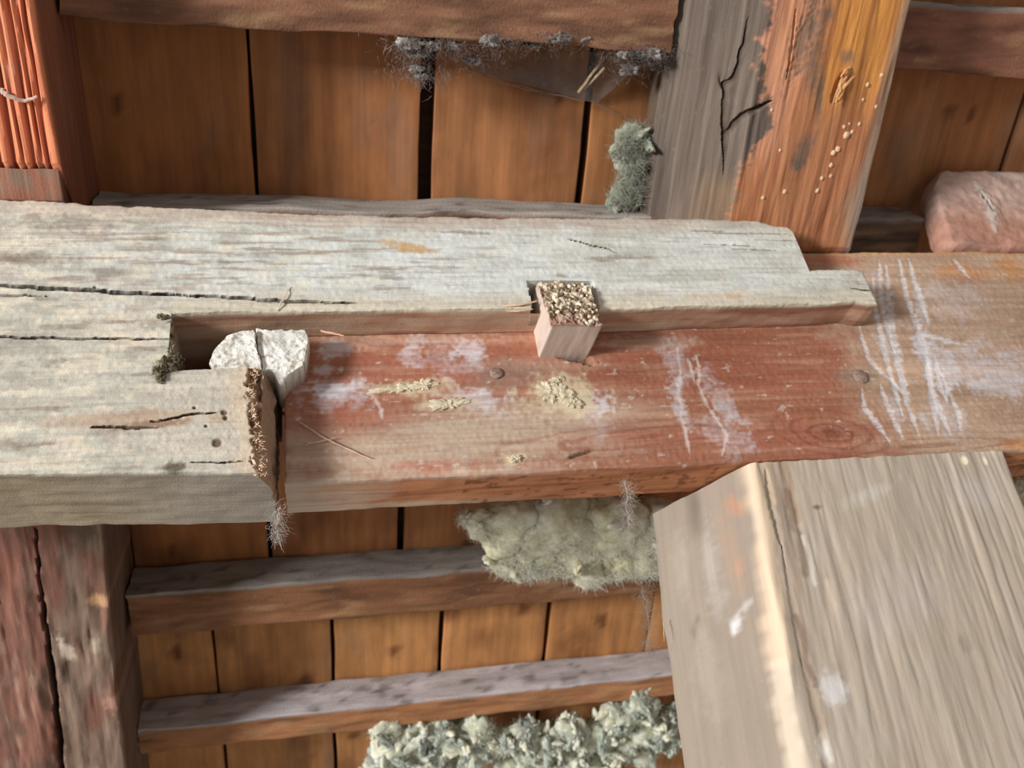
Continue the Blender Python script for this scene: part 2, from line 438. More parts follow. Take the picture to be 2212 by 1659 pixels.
def up_col(g, P, U, V, W):
    c = flat(len(g), (232, 140, 100))
    x = P[:, 0] + .002 * fbm(g, (.25, 9, 9), 3, 5)
    for k, w, dep in gl: paint(c, (140, 64, 44), .8 * np.exp(-((x - k) / w) ** 2))
    paint(c, (226, 150, 116), .6 * sstep(.1, .7, fbm(g, (.2, .02, .02), 4, 6)))
    paint(c, (176, 150, 136), .5 * sstep(.3, .8, fbm(g, (.06, .03, .02), 4, 9)))
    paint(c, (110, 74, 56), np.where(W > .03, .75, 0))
    return c
mb = MB()
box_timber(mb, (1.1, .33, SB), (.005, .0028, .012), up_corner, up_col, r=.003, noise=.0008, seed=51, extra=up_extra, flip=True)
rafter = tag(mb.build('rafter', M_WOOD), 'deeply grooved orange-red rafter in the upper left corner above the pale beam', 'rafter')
mb = MB(); 
p1, p2, p3 = [ray_at(x, y, RN, D0 - .004) for x, y in ((14, 205), (52, 220), (82, 208))]
stick(mb, polyline([p1 + [-.006, 0, .008], p1, p2, p3], 14, 3, .0007), .0028, (190, 170, 160))
mb.build('old_web', M_WOOL, rafter)['label'] = 'short grey clot of old cobweb across the grooves'
mb = MB()
def pk_corner(u, v, w):
    s = .003 + w * (SB - .01); q0, q1 = lvl(.2845, s) + .002, lvl(.2645, s)
    return slope(-.60 + v * (-.294 + .60), q0 + u * (q1 - q0), s)
def pk_col(g, P, U, V, W):
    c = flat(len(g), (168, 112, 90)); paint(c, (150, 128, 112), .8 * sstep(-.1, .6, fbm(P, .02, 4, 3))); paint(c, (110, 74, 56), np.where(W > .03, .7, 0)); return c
box_timber(mb, (.035, .30, .16), (.004, .005, .012), pk_corner, pk_col, r=.002, noise=.001, seed=52, flip=True)
tag(mb.build('packing_block', M_WOOD), 'thin red-brown packing block squeezed between grooved rafter and pale beam', 'wood block')

# lower rafter, behind and below the purlin
qlo = (.142 - D0 * RN[1]) / RD[1]
xl1a = -.309; xl1b = -.338
crk = [(75, 1150), (88, 1290), (104, 1400), (118, 1500), (132, 1659), (140, 1800)]
def sq2(px, py): return sxq(px, py, 0.0)
crk2 = [sq2(*p) for p in crk]
def lo_corner(u, v, w):
    q = qlo + u * 1.5; xr = xl1a + (xl1b - xl1a) * (q - .3) / .55
    return slope(-.66 + v * (xr + .66), q, w * (SB - .004))
def lo_crack(P):
    X = P[:, 0]; q = P @ RD
    xc = np.interp(q, [c[1] for c in crk2], [c[0] for c in crk2]) + .0015 * fbm(np.stack([q, q * 0, q * 0], 1), .03, 3, 4)
    wd = np.interp(q, [.3, .5, .8, 1.2], [.001, .0035, .005, .006])
    return X - xc, wd
def lo_extra(P, g, U, V, W):
    f = (W < .02); d, wd = lo_crack(P)
    dep = .022 * (1 - sstep(.6, 1.15, np.abs(d) / wd)) + .004 * sstep(-.024, -.004, d) * (d < 0)
    d2 = .0014 * np.maximum(0, fbm(g, (.07, .006, 1), 3, 66))
    return P + ((dep + d2) * f)[:, None] * RN
def lo_col(g, P, U, V, W):
    c = flat(len(g), (142, 118, 102)); d, wd = lo_crack(P)
    paint(c, (146, 98, 84), .85 * (d < 0))
    paint(c, (112, 90, 76), .7 * sstep(.0, .6, fbm(g, (.05, .016, 1), 4, 61)))
    paint(c, (168, 138, 120), .6 * sstep(.2, .7, fbm(g, (.04, .01, 1), 4, 62)))
    paint(c, (138, 84, 68), .6 * sstep(.2, .7, fbm(g, (.09, .03, 1), 3, 63)))
    paint(c, (74, 54, 44), 1 - sstep(.8, 1.3, np.abs(d) / wd))
    mk = Marks(P[:, 0], P @ RD, sq2, k=.0007)
    paint(c, (206, 160, 120), mk.blob(212, 1295, 20, 16, .4, .6))
    paint(c, (206, 186, 168), mk.blob(146, 1405, 13, 26, .4, .7, -15)); paint(c, (186, 170, 150), .7 * mk.blob(205, 1390, 14, 18, .5, .8))
    paint(c, (196, 150, 130), .8 * mk.blob(240, 1520, 14, 22, .5, .8))
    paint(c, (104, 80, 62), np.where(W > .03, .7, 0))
    return c
mb = MB()
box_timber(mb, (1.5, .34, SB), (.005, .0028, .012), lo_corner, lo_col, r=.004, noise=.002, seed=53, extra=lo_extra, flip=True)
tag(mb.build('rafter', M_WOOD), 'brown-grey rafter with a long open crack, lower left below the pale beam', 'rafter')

# principal rafter, upper right
XM, XR_ = .553, .747
def pr_corner(u, v, w):
    # v 0..1 = left (grey wane) .. right ; left part slants back to depth .11
    vm = .42
    a = np.clip(v / vm, 0, 1); b = np.clip((v - vm) / (1 - vm), 0, 1)
    xf = np.where(v < vm, .4635 + a * (XM - .4635), XM + b * (XR_ - XM))
    sf = np.where(v < vm, .11 * (1 - a) ** 1.15, 0.0)
    xb = .47 + v * (XR_ + .005 - .47)
    s = sf + w * (SB - .004 - sf); x = xf + w * (xb - xf)
    z1 = np.where(v < .55, .2495, .2495 - .0125 * sstep(.6, .66, v))
    q1 = lvl(z1, s); q0 = -1.4
    q = q0 + u * (q1 - q0)
    x = x + np.where(w < 1, .02 * (q + .2) * 0, 0)
    return slope(x, q, s)
def pr_crack(mk):
    a = mk.stroke(wig([(1628, 40), (1616, 100), (1600, 150), (1578, 185), (1568, 215), (1567, 270), (1565, 330), (1562, 375)], 3, 4), 4, .5, .1)
    b = mk.stroke(wig([(1567, 296), (1590, 264), (1622, 238), (1668, 218)], 4, 4), 5, .6, .1)
    cc = mk.stroke([(1719, 20), (1712, 90), (1700, 170)], 3, .5, .2)
    return a, b, cc
def prs(px, py): return sxq(px, py, .11 * min(1, max(0, (1612 - .1 * (py - 300) - px) / 205)) ** 1.15)
def pr_marks(P):
    return Marks(P[:, 0], P @ RD, prs, k=.00058)
def pr_extra(P, g, U, V, W):
    f = (W < .03)
    mk = pr_marks(P); a, b, cc = pr_crack(mk)
    d = .009 * np.maximum(a, b) + .004 * cc + .006 * mk.blob(1576, 190, 7, 26, .6, .1, -28) + .010 * mk.blob(1815, 190, 14, 24, .4, .4, 15)
    d += .003 * mk.blob(1735, 90, 24, 70, .6, .6, 8)
    d += .0007 * np.maximum(0, fbm(g, (.08, .006, 1), 3, 71))
    return P + (d * f)[:, None] * RN
def pr_col(g, P, U, V, W):
    vm = .42
    c = flat(len(g), (194, 130, 90))
    mk = pr_marks(P); X = P[:, 0]; q = P @ RD
    paint(c, (214, 144, 72), sstep(-.24, -.33, q) * sstep(.62, .66, X))
    paint(c, (206, 146, 118), .8 * sstep(.625, .585, X + .012 * mk.w1) * sstep(-.17, -.26, q))
    paint(c, (212, 148, 106), .6 * sstep(.1, .7, fbm(g, (.16, .012, 1), 4, 73)))
    paint(c, (146, 86, 54), .55 * sstep(.15, .7, fbm(g, (.1, .012, 1), 4, 74)))
    paint(c, (150, 112, 92), .8 * sstep(-.10, -.02, q + .02 * mk.w1))
    for bx, by, rx, ry, an in ((1740, 75, 26, 75, 8), (1760, 150, 20, 60, -10), (1828, 122, 15, 15, 0), (1790, 30, 14, 12, 0), (1770, 215, 8, 40, -8), (1735, 330, 18, 40, 12), (1722, 355, 16, 12, 0)):
        paint(c, (112, 102, 94), .7 * mk.blob(bx, by, rx, ry, .8, .7, an))
    paint(c, (180, 160, 140), .7 * mk.blob(1860, 430, 40, 70, .7, .5, 10))
    paint(c, (146, 130, 116), .8 * sstep(.725, .742, X))
    edge = .553 + .010 * mk.w1 + .006 * mk.w2 + .03 * np.exp(-((q + .26) / .035) ** 2)
    gr = sstep(.006, -.006, X - edge)
    gc = flat(len(g), (108, 95, 86))
    paint(gc, (90, 78, 69), .7 * sstep(.0, .6, fbm(g, (.12, .012, 1), 4, 75))); paint(gc, (130, 116, 104), .6 * sstep(.1, .6, fbm(g, (.14, .010, 1), 4, 76)))
    paint(gc, (150, 122, 94), .7 * sstep(.49, .55, X) * sstep(-.20, -.16, q))
    c[:] = c * (1 - gr[:, None]) + gc * gr[:, None]
    a, b, cc = pr_crack(mk)
    paint(c, (70, 56, 46), .8 * np.maximum(a, b)); paint(c, (226, 170, 130), .7 * mk.stroke([(1712, 40), (1706, 110), (1690, 175)], 6, .5, .3))
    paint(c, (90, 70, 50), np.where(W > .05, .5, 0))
    return c
mb = MB()
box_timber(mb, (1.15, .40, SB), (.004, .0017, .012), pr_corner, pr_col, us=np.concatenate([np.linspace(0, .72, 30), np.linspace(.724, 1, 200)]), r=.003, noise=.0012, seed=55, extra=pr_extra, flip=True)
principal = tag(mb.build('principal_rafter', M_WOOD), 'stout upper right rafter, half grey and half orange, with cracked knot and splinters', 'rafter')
def cream(P, k): return flat(len(P), (226, 190, 156))
for i, (x, y, r) in enumerate(((1904, 163, 6), (1874, 183, 5), (1892, 230, 5), (1864, 215, 4), (1823, 274, 5), (1834, 267, 4), (1856, 268, 5), (1828, 292, 9), (1840, 285, 5), (1810, 322, 7), (1800, 330, 7), (1795, 357, 6), (1794, 380, 5), (1775, 385, 5), (1765, 412, 6), (1695, 414, 6), (1648, 427, 5), (1685, 324, 4), (1667, 237, 4))):
    mb = MB(); c = ray_at(x, y, RN, D0 + .0005)
    lump(mb, c, np.stack([[r * .00052, 0, 0], RD * r * .0006, RN * r * .0004]), 6, .25, 20 + i, cream)
    mb.build('droplet', M_MORTAR, principal)
for i, pts in enumerate(([(1838, 148), (1822, 172), (1806, 205), (1798, 225)], [(1845, 165), (1826, 185), (1812, 208)], [(1836, 146), (1828, 150), (1816, 166)], [(1818, 168), (1812, 200), (1804, 222)])):
    mb = MB(); P = [ray_at(x, y, RN, D0 - (.004 if k in (1, 2) else -.001) - .001 * i) for k, (x, y) in enumerate(pts)]
    stick(mb, polyline(P, 8, i, .0006), .0026, (216, 164, 112), 5, .4)
    mb.build('splinter', M_WOOD, principal)

# ------------------------------------------------------------------ purlin: weathered whitewashed half of the scarf
T_RED, Y_BACK = 0.050, 0.127
def y0(px, py): return on_y(px, py, 0.0)
_top = [(-260, 418), (0, 428), (130, 437), (400, 449), (740, 464), (1120, 470), (1500, 472), (1640, 475), (1670, 484), (1700, 488), (1712, 497), (1717, 560), (1722, 580), (1730, 582), (1800, 579), (1855, 582), (1878, 592), (1882, 598)]
_bot = [(370, 680), (420, 677), (500, 674), (640, 672), (760, 671), (900, 669), (1040, 667), (1120, 666), (1220, 666), (1320, 668), (1500, 661), (1650, 658), (1780, 656), (1850, 650), (1882, 656)]
TOPc = np.array([y0(*p) for p in _top]); BOTc = np.array([y0(*p) for p in _bot])
def mono(c):
    x = np.maximum.accumulate(c[:, 0] + np.arange(len(c)) * 1e-7); return x, c[:, 2]
tx, tz = mono(TOPc); bx, bz = mono(BOTc)
ztop = lambda x: np.interp(x, tx, tz)
zbot = lambda x: np.interp(x, bx, bz)
XL, XM1, XS, XE = -.80, y0(370, 680)[0], -.052, y0(1882, 620)[0]
ZB0 = -.092
zb_beam = lambda x: np.interp(x, [-.8, -.3, -.065], [-.088, -.0895, -.101])
ZM_T, ZM_B = zbot, (lambda x: np.interp(x, [XM1, -.06], [.0245, .0270]))

P_CR = [[(-300, 600), (0, 615), (90, 621), (200, 628), (300, 634), (370, 636), (430, 641)],
        [(360, 634), (440, 640), (520, 644), (600, 649), (690, 651), (770, 654)],
        [(-300, 724), (0, 728), (180, 731), (372, 732)],
        [(-100, 635), (30, 637), (100, 640)],
        [(190, 921), (240, 922), (350, 925)], [(325, 910), (380, 902), (400, 897), (470, 890)],
        [(1225, 516), (1270, 527), (1320, 540), (1335, 548)],
        [(1838, 622), (1885, 628)],
        [(400, 1000), (545, 996)]]
P_CW = [4.6, 3.4, 2.6, 2.0, 2.6, 2.4, 2.0, 2.0, 1.3]
def pale_front(X, Z, Pn):
    """colour and inward relief of the whitewashed face"""
    mk = Marks(X, Z, lambda px, py: y0(px, py)[[0, 2]])
    n = len(X); g = np.stack([X, Z, np.zeros(n)], 1)
    c = flat(n, (199, 198, 184)); rel = np.zeros(n)
    px = 1106 + (X - .2) / KPX * 1.0
    streak = fbm(g, (.05, .004, 1), 4, 11); streak2 = fbm(g, (.09, .010, 1), 4, 12); patch = fbm(g, (.05, .03, 1), 4, 13); fl = fbm(g, (.012, .005, 1), 4, 14)
    # limewash, thickest in the middle of the upper lap
    wash = np.maximum(mk.blob(1000, 570, 720, 120, .5, .35, 0), mk.blob(1560, 580, 330, 120, .4, .3))
    paint(c, (218, 221, 215), .95 * wash)
    paint(c, (226, 230, 228), .8 * wash * sstep(.0, .5, patch))
    paint(c, (212, 204, 190), .7 * sstep(.05, .7, patch) * (1 - wash))
    paint(c, (172, 168, 156), .75 * sstep(.1, .75, -patch) * (1 - wash * .5))
    paint(c, (224, 212, 188), .7 * sstep(.25, .7, fl + .6 * patch) * (1 - wash))
    m1 = fbm(g, (.022, .010, 1), 4, 16); lf_ = sstep(.15, -.1, X + .05 * mk.w1)
    paint(c, (228, 220, 198), .65 * sstep(.15, .55, m1) * (.35 + .65 * lf_)); paint(c, (166, 162, 152), .5 * sstep(.25, .65, -m1) * (.3 + .7 * lf_))
    # bare wood showing through along the grain
    up = mk.blob(330, 540, 420, 85, .6, .3)
    paint(c, (178, 164, 152), .7 * sstep(.0, .6, streak + .3 * patch) * up)
    paint(c, (168, 150, 138), .7 * sstep(.2, .7, streak) * mk.blob(560, 545, 330, 70, .6, .4))
    paint(c, (182, 172, 158), .5 * sstep(.25, .7, streak))
    paint(c, (140, 124, 108), .6 * sstep(.55, .9, streak2 + .25 * fl))
    topd = ztop(X) - Z
    paint(c, (196, 176, 160), .8 * sstep(.03, .004, topd + .012 * mk.w1) * sstep(.75, .2, np.abs(X - .05)))
    dl = Z - zbot(X)
    m = sstep(.030, .006, np.abs(dl) + .008 * mk.w1) * (X > XM1)
    paint(c, (214, 202, 178), .75 * m)
    # smooth lower tenon
    lo = mk.blob(470, 905, 150, 110, .3, .2)
    paint(c, (203, 196, 182), .7 * lo)
    paint(c, (208, 168, 118), .95 * mk.blob(885, 537, 42, 11, .4, .7, -10)); paint(c, (214, 178, 132), .7 * mk.blob(850, 525, 30, 7, .5, .7, -8))
    paint(c, (214, 196, 170), .8 * mk.blob(1560, 640, 70, 7, .5, .5)); paint(c, (206, 180, 150), .8 * mk.blob(1590, 640, 20, 5, .5, .5))
    for q in ((1690, 520), (1640, 540), (1600, 505), (1540, 500), (1660, 505), (1580, 530)):
        paint(c, (110, 96, 84), .8 * mk.stroke([(q[0] - 60, q[1] - 2), (q[0] + 40, q[1] + 1)], 1.5, .6, .8))
    for (a, b, w) in ((150, 480, 40), (60, 560, 30), (250, 590, 22), (120, 780, 22), (60, 960, 20), (290, 900, 26), (330, 700, 22)):
        paint(c, (134, 122, 108), .55 * mk.blob(a, b, w * 1.6, w * .45, .6, 1.2))
    paint(c, (196, 168, 142), .7 * mk.blob(300, 905, 130, 16, .5, .7)); paint(c, (150, 116, 90), .75 * mk.blob(340, 915, 60, 7, .5, .7, 5))
    paint(c, (90, 78, 64), .85 * mk.blob(373, 1010, 16, 10, .5, .8))
    for a, b, r_ in ((485, 890, 5), (488, 902, 4), (470, 955, 7), (420, 880, 3), (205, 620, 3), (445, 920, 3)): paint(c, (96, 70, 56), .85 * mk.blob(a, b, r_, r_, .4, .3)); rel += .002 * mk.blob(a, b, r_, r_, .4, .3)
    # cracks: real clefts, their inner shade also painted in as dark colour
    for kk, (pts, w) in enumerate(zip(P_CR, P_CW)):
        wp = wig(pts, kk, 2.5, 60); s_ = mk.stroke(wp, w * .55, .5, .15); rel = np.maximum(rel, (.020 if w > 3 else .014 if w > 2.2 else .008) * s_)
        paint(c, (56, 44, 34), np.clip(1.3 * mk.stroke(wp, w * .95, .4, .25), 0, .97))
    # torn end of the lower tenon
    rg = np.interp(Z, [y0(0, p)[2] for p in (1040, 1000, 960, 920, 880, 850, 820, 790)], [y0(p, q)[0] for p, q in ((560, 1040), (556, 1000), (552, 960), (545, 920), (541, 880), (534, 850), (530, 820), (562, 790))])
    low = (Z < .03) & (X > -.2)
    t = sstep(-.0025, .0025, X - rg + .004 * mk.w2 + .005 * fbm(g, (.012, .0035, 1), 4, 77)) * low
    cre = sstep(-.030, -.004, X - rg + .008 * mk.w1) * low * (1 - t)
    paint(c, (220, 198, 170), .7 * cre)
    rag = fbm(g, (.004, .009, 1), 4, 15)
    rel = rel + t * (.004 + .016 * sstep(0, .028, X - rg) + .0045 * rag + .002 * fl)
    rel = np.maximum(rel, -.004)
    paint(c, (176, 136, 100), t); paint(c, (136, 98, 70), t * .7 * sstep(.0, .5, rag)); paint(c, (216, 196, 166), t * .8 * sstep(.2, .6, -rag + .3 * fl))
    paint(c, (150, 126, 108), t * sstep(.010, .016, X - rg) * .8)
    # seat cut for the key
    k0, k1 = y0(1147, 640)[0], y0(1287, 640)[0]; kz = y0(1215, 609)[2]
    nk = sstep(k0 - .0012, k0 + .0012, X + .0018 * mk.w2) * sstep(k1 + .0012, k1 - .0012, X) * sstep(kz + .0015, kz - .0015, Z)
    rel = np.maximum(rel, .035 * nk); paint(c, (140, 112, 92), nk * .8)
    # general relief
    rel = rel + .0005 * streak2 + .0008 * np.maximum(streak, 0) - .0003 * wash * patch + .00035 * mk.w2
    return c, rel
STEP = .0016
def pale_strip(mb, x0, x1, zlo, zhi, w0, w1, edges, xr=None, step=STEP, ngon=('w1',), fine=None):
    """edges: round (left, right, bottom, top)"""
    L = x1 - x0; r = .0035
    us = axis(L, step, r) if L < .6 else np.concatenate([axis(L - .28, .006 if fine is None else step)[:-1] * (L - .28), L - .28 + axis(.28, step) * .28]) / L
    hmax = float(np.max(zhi(np.linspace(x0, x1, 9)) - zlo(np.linspace(x0, x1, 9))))
    # extra columns where an outline steps
    vs = axis(hmax, step, r); ws = axis(w1 - w0, .005, r)
    def fn(U, V, W):
        x = x0 + U * L
        lo, hi = zlo(x), zhi(x); h = np.maximum(hi - lo, 1e-4)
        pv = V * h; pw = W * (w1 - w0); pu = U * L
        g0 = np.stack([x, V * h + lo, pw], 1)
        rr = r * np.clip(1 + .9 * fbm(g0, (.02, .2, .2), 3, 33), .2, 2.2)
        pv, pw = rnd(pv, pw, h, w1 - w0, rr, (edges[2], edges[3]), (1, 0))
        pu, pw = rnd(pu, pw, L, w1 - w0, rr, (edges[0], edges[1]), (1, 0))
        X = x0 + pu; Z = lo + pv; Y = w0 + pw
        Z = Z + (edges[2] * sstep(.15, 0, V) + edges[3] * sstep(.85, 1, V)) * (.0010 * fbm(g0, (.05, .05, .03), 3, 34) + .0006 * fbm(g0, (.006, .006, .006), 2, 35) * sstep(.012, 0, pw))
        if xr is not None: X = X + xr(Z, Y) * U ** 6
        cf, rel = pale_front(x, lo + V * h, None)
        front = sstep(.010, .0, pw)
        P = np.stack([X, Y + rel * np.where(W < 1e-6, 1, np.clip(1 - pw / .03, 0, 1) * front), Z], 1)
        P = P + .0007 * np.stack([fbm(P, (.03, .01, .01), 3, 36 + k) for k in range(3)], 1) * (W > 0)[:, None]
        # end faces and soffits are less weathered and browner
        side = sstep(.002, .010, Y - w0)
        st = fbm(P, (.12, .012, .012), 4, 38)
        cs = flat(len(P), (186, 168, 138)); paint(cs, (150, 126, 98), .8 * sstep(-.1, .6, st)); paint(cs, (198, 184, 160), .6 * sstep(.1, .7, -st)); paint(cs, (168, 160, 150), .7 * sstep(-.30, -.10, P[:, 0]) * (P[:, 2] < -.05))
        lip = (P[:, 0] > XM1) & (P[:, 2] > .05)
        cl = flat(len(P), (190, 150, 122)); paint(cl, (156, 104, 78), .8 * sstep(.0, .5, st)); paint(cl, (196, 172, 148), .7 * sstep(.1, .6, -st + .4 * fbm(P, (.05, .02, .02), 3, 44)))
        cs[lip] = cl[lip]
        en = (U > .999) & (P[:, 2] < .05); ce = flat(len(P), (178, 146, 120)); cs[en] = ce[en]
        c = cf * (1 - side[:, None]) + cs * side[:, None]
        return P, c, np.stack([P[:, 0], P[:, 2], P[:, 1]], 1)
    lattice(mb, us, vs, ws, fn, False, ngon)
mb = MB()
pale_strip(mb, XL, XM1, zb_beam, ztop, 0, Y_BACK, (0, 0, 1, 1), step=.0015)
pale_strip(mb, XM1, XS, zbot, ztop, 0, Y_BACK, (0, 0, 1, 1))
pale_strip(mb, XS, XE, zbot, ztop, 0, T_RED - .0015, (0, 1, 1, 1), fine=1)
pale_strip(mb, XM1, -.066, zb_beam, ZM_B, 0, Y_BACK, (0, 0, 1, 1), xr=lambda Z, Y: np.interp(Y, [0, .05, .127], [-.004, .0095, .0095]) + .0025 * fbm(np.stack([Z, Y, Z * 0], 1), .012, 3, 21), step=.0009)
# back cheek of the open mortise
def cheek(U, V, W):
    P = np.stack([XM1 - .005 + U * (XS - XM1 + .005), .112 + .013 * W, -.0 + V * .115], 1)
    return P, flat(len(P), (124, 92, 72)), P
lattice(mb, np.linspace(0, 1, 12), np.linspace(0, 1, 12), np.array([0., 1.]), cheek)
purlin = tag(mb.build('purlin', M_PALE), 'cracked whitewashed beam with a notched end, lapped over the redder beam', 'beam')
mbf = MB(); rgf = np.random.default_rng(31)
fz = rgf.uniform(0, 1, 260); fp = np.array([on_y(np.interp(a, [0, .3, .6, 1], [552, 536, 552, 566]) + rgf.normal(0, 6), 795 + a * 235, .003) for a in fz])
strands(mbf, fp, rgf.normal(0, .5, (260, 3)) + [.5, -.25, -.2], 0.0045, .0006, lambda q, r: np.array([lin((216, 188, 156)), lin((188, 150, 118)), lin((230, 214, 190))])[r.integers(0, 3, len(q))], 32, 3, .5)
ft = mbf.build('torn_fibres', M_WOOD, purlin, False); ft['kind'] = 'stuff'; ft['label'] = 'torn brown fibres on the broken end'
def splint(pts, y, r, col, parent, seed, mat=M_WOOD, name='splinter'):
    mb = MB(); P = [on_y(a, b, y + (c if c is not None else 0)) for a, b, c in pts]
    stick(mb, polyline(P, 9, seed, .0003), r, col, 5, .4); return mb.build(name, mat, parent)
splint([(1086, 660, 0), (1120, 659, -.003), (1162, 651, -.004)], .0, .0016, (206, 176, 148), purlin, 1)
splint([(1095, 672, .004), (1125, 671, .001), (1152, 668, 0)], .0, .0018, (214, 184, 160), purlin, 2)
splint([(1112, 664, .002), (1140, 655, -.003), (1165, 645, -.003)], .0, .001, (160, 130, 104), purlin, 6)
splint([(692, 715, .03), (720, 720, .02), (744, 726, .012)], .0, .0017, (206, 160, 134), purlin, 3)
splint([(600, 672, .0), (606, 655, -.003), (620, 630, -.002), (628, 620, 0)], .0, .001, (220, 206, 184), purlin, 4)

# ------------------------------------------------------------------ purlin: red-stained half
def yr(px, py): return on_y(px, py, T_RED)
XR0, XR1 = -.0455, 1.75
rz_t = [( .0, .236), (.62, .2345), (.87, .236), (1.05, .237), (1.3, .237)]
RED_T = lambda x: np.interp(x, [a for a, b in rz_t], [b for a, b in rz_t])
RED_B = lambda x: np.interp(x, [-.05, .48, .88, 1.3], [-.0905, -.0925, -.097, -.098])
SCR = [[(1884, 600), (1892, 660), (1902, 720), (1918, 790), (1936, 850), (1950, 900)],
       [(1913, 575), (1921, 640), (1926, 700), (1938, 780), (1952, 830), (1958, 870), (1985, 940)],
       [(1940, 560), (1958, 640), (1985, 710), (1998, 760), (2010, 830), (2030, 890), (2052, 940)],
       [(1962, 560), (1975, 610), (1990, 650), (2005, 700)],
       [(1856, 700), (1866, 745), (1882, 785), (1905, 805), (1925, 820), (1950, 850)],
       [(1862, 840), (1868, 880), (1890, 910), (1906, 930), (1925, 960)],
       [(1902, 830), (1915, 870), (1935, 920), (1950, 945)],
       [(2035, 810), (2052, 850), (2068, 890), (2074, 930)], [(1978, 720), (2000, 725), (2040, 735), (2088, 746)],
       [(2000, 770), (2008, 830), (2016, 880), (2026, 940)], [(2018, 770), (2030, 830), (2046, 870)],
       [(2060, 560), (2078, 585), (2095, 600)], [(1898, 565), (1902, 620), (1912, 690), (1930, 760)]]
def red_front(X, Z):
    mk = Marks(X, Z, lambda px, py: yr(px, py)[[0, 2]])
    n = len(X); g = np.stack([X, Z, np.zeros(n)], 1)
    streak = fbm(g, (.10, .006, 1), 4, 111); patch = fbm(g, (.10, .035, 1), 4, 113); fl = fbm(g, (.010, .006, 1), 4, 114)
    c = flat(n, (166, 110, 86)); rel = np.zeros(n)
    paint(c, (192, 168, 148), .85 * mk.blob(1000, 945, 430, 75, .5, .4, 3)); paint(c, (196, 178, 158), .6 * mk.blob(980, 935, 260, 50, .6, .5, 3))
    paint(c, (196, 168, 144), .9 * sstep(.62, .74, X + .03 * mk.w1))
    paint(c, (168, 102, 80), .7 * mk.blob(760, 900, 110, 40, .6, .5)); paint(c, (168, 104, 84), .75 * mk.blob(900, 790, 230, 60, .6, .6))
    paint(c, (160, 98, 76), .75 * mk.blob(1500, 790, 330, 75, .5, .5)); paint(c, (160, 98, 76), .6 * mk.blob(1420, 930, 190, 30, .6, .6, 2)); paint(c, (168, 104, 84), .6 * mk.blob(1750, 950, 160, 40, .6, .5))
    paint(c, (182, 116, 96), .7 * mk.blob(920, 1012, 60, 14, .5, .5)); paint(c, (198, 178, 160), .8 * sstep(-.078, -.09, Z + .006 * mk.w1) * sstep(.30, .15, X))
    paint(c, (204, 168, 146), .7 * mk.blob(900, 735, 230, 14, .6, .6)); paint(c, (200, 168, 146), .7 * mk.blob(1400, 740, 110, 16, .5, .5)); paint(c, (196, 160, 136), .6 * mk.blob(1180, 790, 120, 22, .6, .6))
    paint(c, (196, 140, 98), .85 * mk.blob(2070, 590, 70, 30, .5, .6)); paint(c, (198, 144, 96), .85 * mk.blob(2190, 585, 45, 40, .5, .6)); paint(c, (188, 122, 92), .8 * mk.blob(1640 + 160, 562, 90, 18, .4, .4)); paint(c, (196, 140, 92), .8 * mk.blob(2190, 960, 40, 14, .5, .5))
    paint(c, (206, 160, 112), .8 * sstep(.010, .003, RED_T(X) - Z + .003 * mk.w2))
    paint(c, (182, 142, 118), .5 * sstep(.2, .7, streak)); paint(c, (146, 88, 68), .35 * sstep(.2, .8, -streak) * sstep(.75, .6, X))
    paint(c, (160, 128, 106), .5 * sstep(.1, .7, patch) * (X > .6))
    # cathedral grain and knots
    def ring(cx, cy, rx, ry, freq, amp, reach, ang=0):
        cc = yr(cx, cy); t = math.radians(ang); dx = X - cc[0]; dz = Z - cc[2]
        d = np.sqrt(((dx * math.cos(t) + dz * math.sin(t)) / (rx * KPX)) ** 2 + ((-dx * math.sin(t) + dz * math.cos(t)) / (ry * KPX)) ** 2) + .12 * mk.w1
        return sstep(.35, .95, np.sin(d * freq)) * np.clip(1 - d / reach, 0, 1) ** .6 * amp
    paint(c, (140, 82, 64), ring(1390, 945, 190, 22, 9, .65, 2.2, 4)); paint(c, (126, 70, 54), ring(1795, 935, 70, 28, 11, .75, 2.3, -8))
    paint(c, (138, 84, 66), .8 * mk.blob(1800, 935, 26, 13, .6, .5)); paint(c, (140, 90, 70), ring(2010, 962, 200, 16, 8, .55, 2.0, 0))
    paint(c, (150, 120, 108), .8 * mk.blob(1090, 810, 70, 28, .7, .4)); paint(c, (150, 134, 120), .7 * mk.blob(1858, 812, 50, 24, .7, .4))
    # chalky smears
    for a, b, rx, ry, an, o in ((728, 842, 44, 12, 8, .9), (740, 850, 70, 28, 10, .5), (895, 745, 20, 40, -20, .6), (1012, 757, 34, 24, 10, .75), (1000, 790, 30, 26, 0, .35), (1040, 865, 40, 24, 0, .55), (1025, 860, 70, 20, 0, .4),
                                (1300, 865, 16, 26, 0, .85), (1275, 880, 30, 20, 0, .5), (1285, 900, 26, 40, 0, .35), (1468, 870, 12, 44, 0, .65), (1460, 780, 24, 60, 0, .4), (1462, 820, 10, 12, 0, .7), (1555, 870, 30, 60, 15, .45), (1575, 940, 36, 60, 15, .4), (1520, 860, 14, 8, 0, .6),
                                (720, 760, 26, 14, 0, .55), (712, 742, 20, 6, 0, .7), (700, 800, 16, 10, 0, .5), (655, 840, 20, 10, 0, .3), (950, 770, 30, 40, 0, .3),
                                (2030, 790, 36, 60, 8, .8), (1996, 745, 26, 34, 0, .7), (2140, 800, 110, 70, 0, .55), (2160, 830, 90, 26, 0, .35), (2060, 640, 70, 50, 10, .35), (1985, 650, 16, 60, -12, .55), (1915, 745, 26, 30, 0, .5), (1908, 640, 20, 60, -5, .35), (2044, 900, 34, 46, 0, .45), (1935, 880, 12, 34, -8, .6), (2000, 915, 12, 22, -8, .75)):
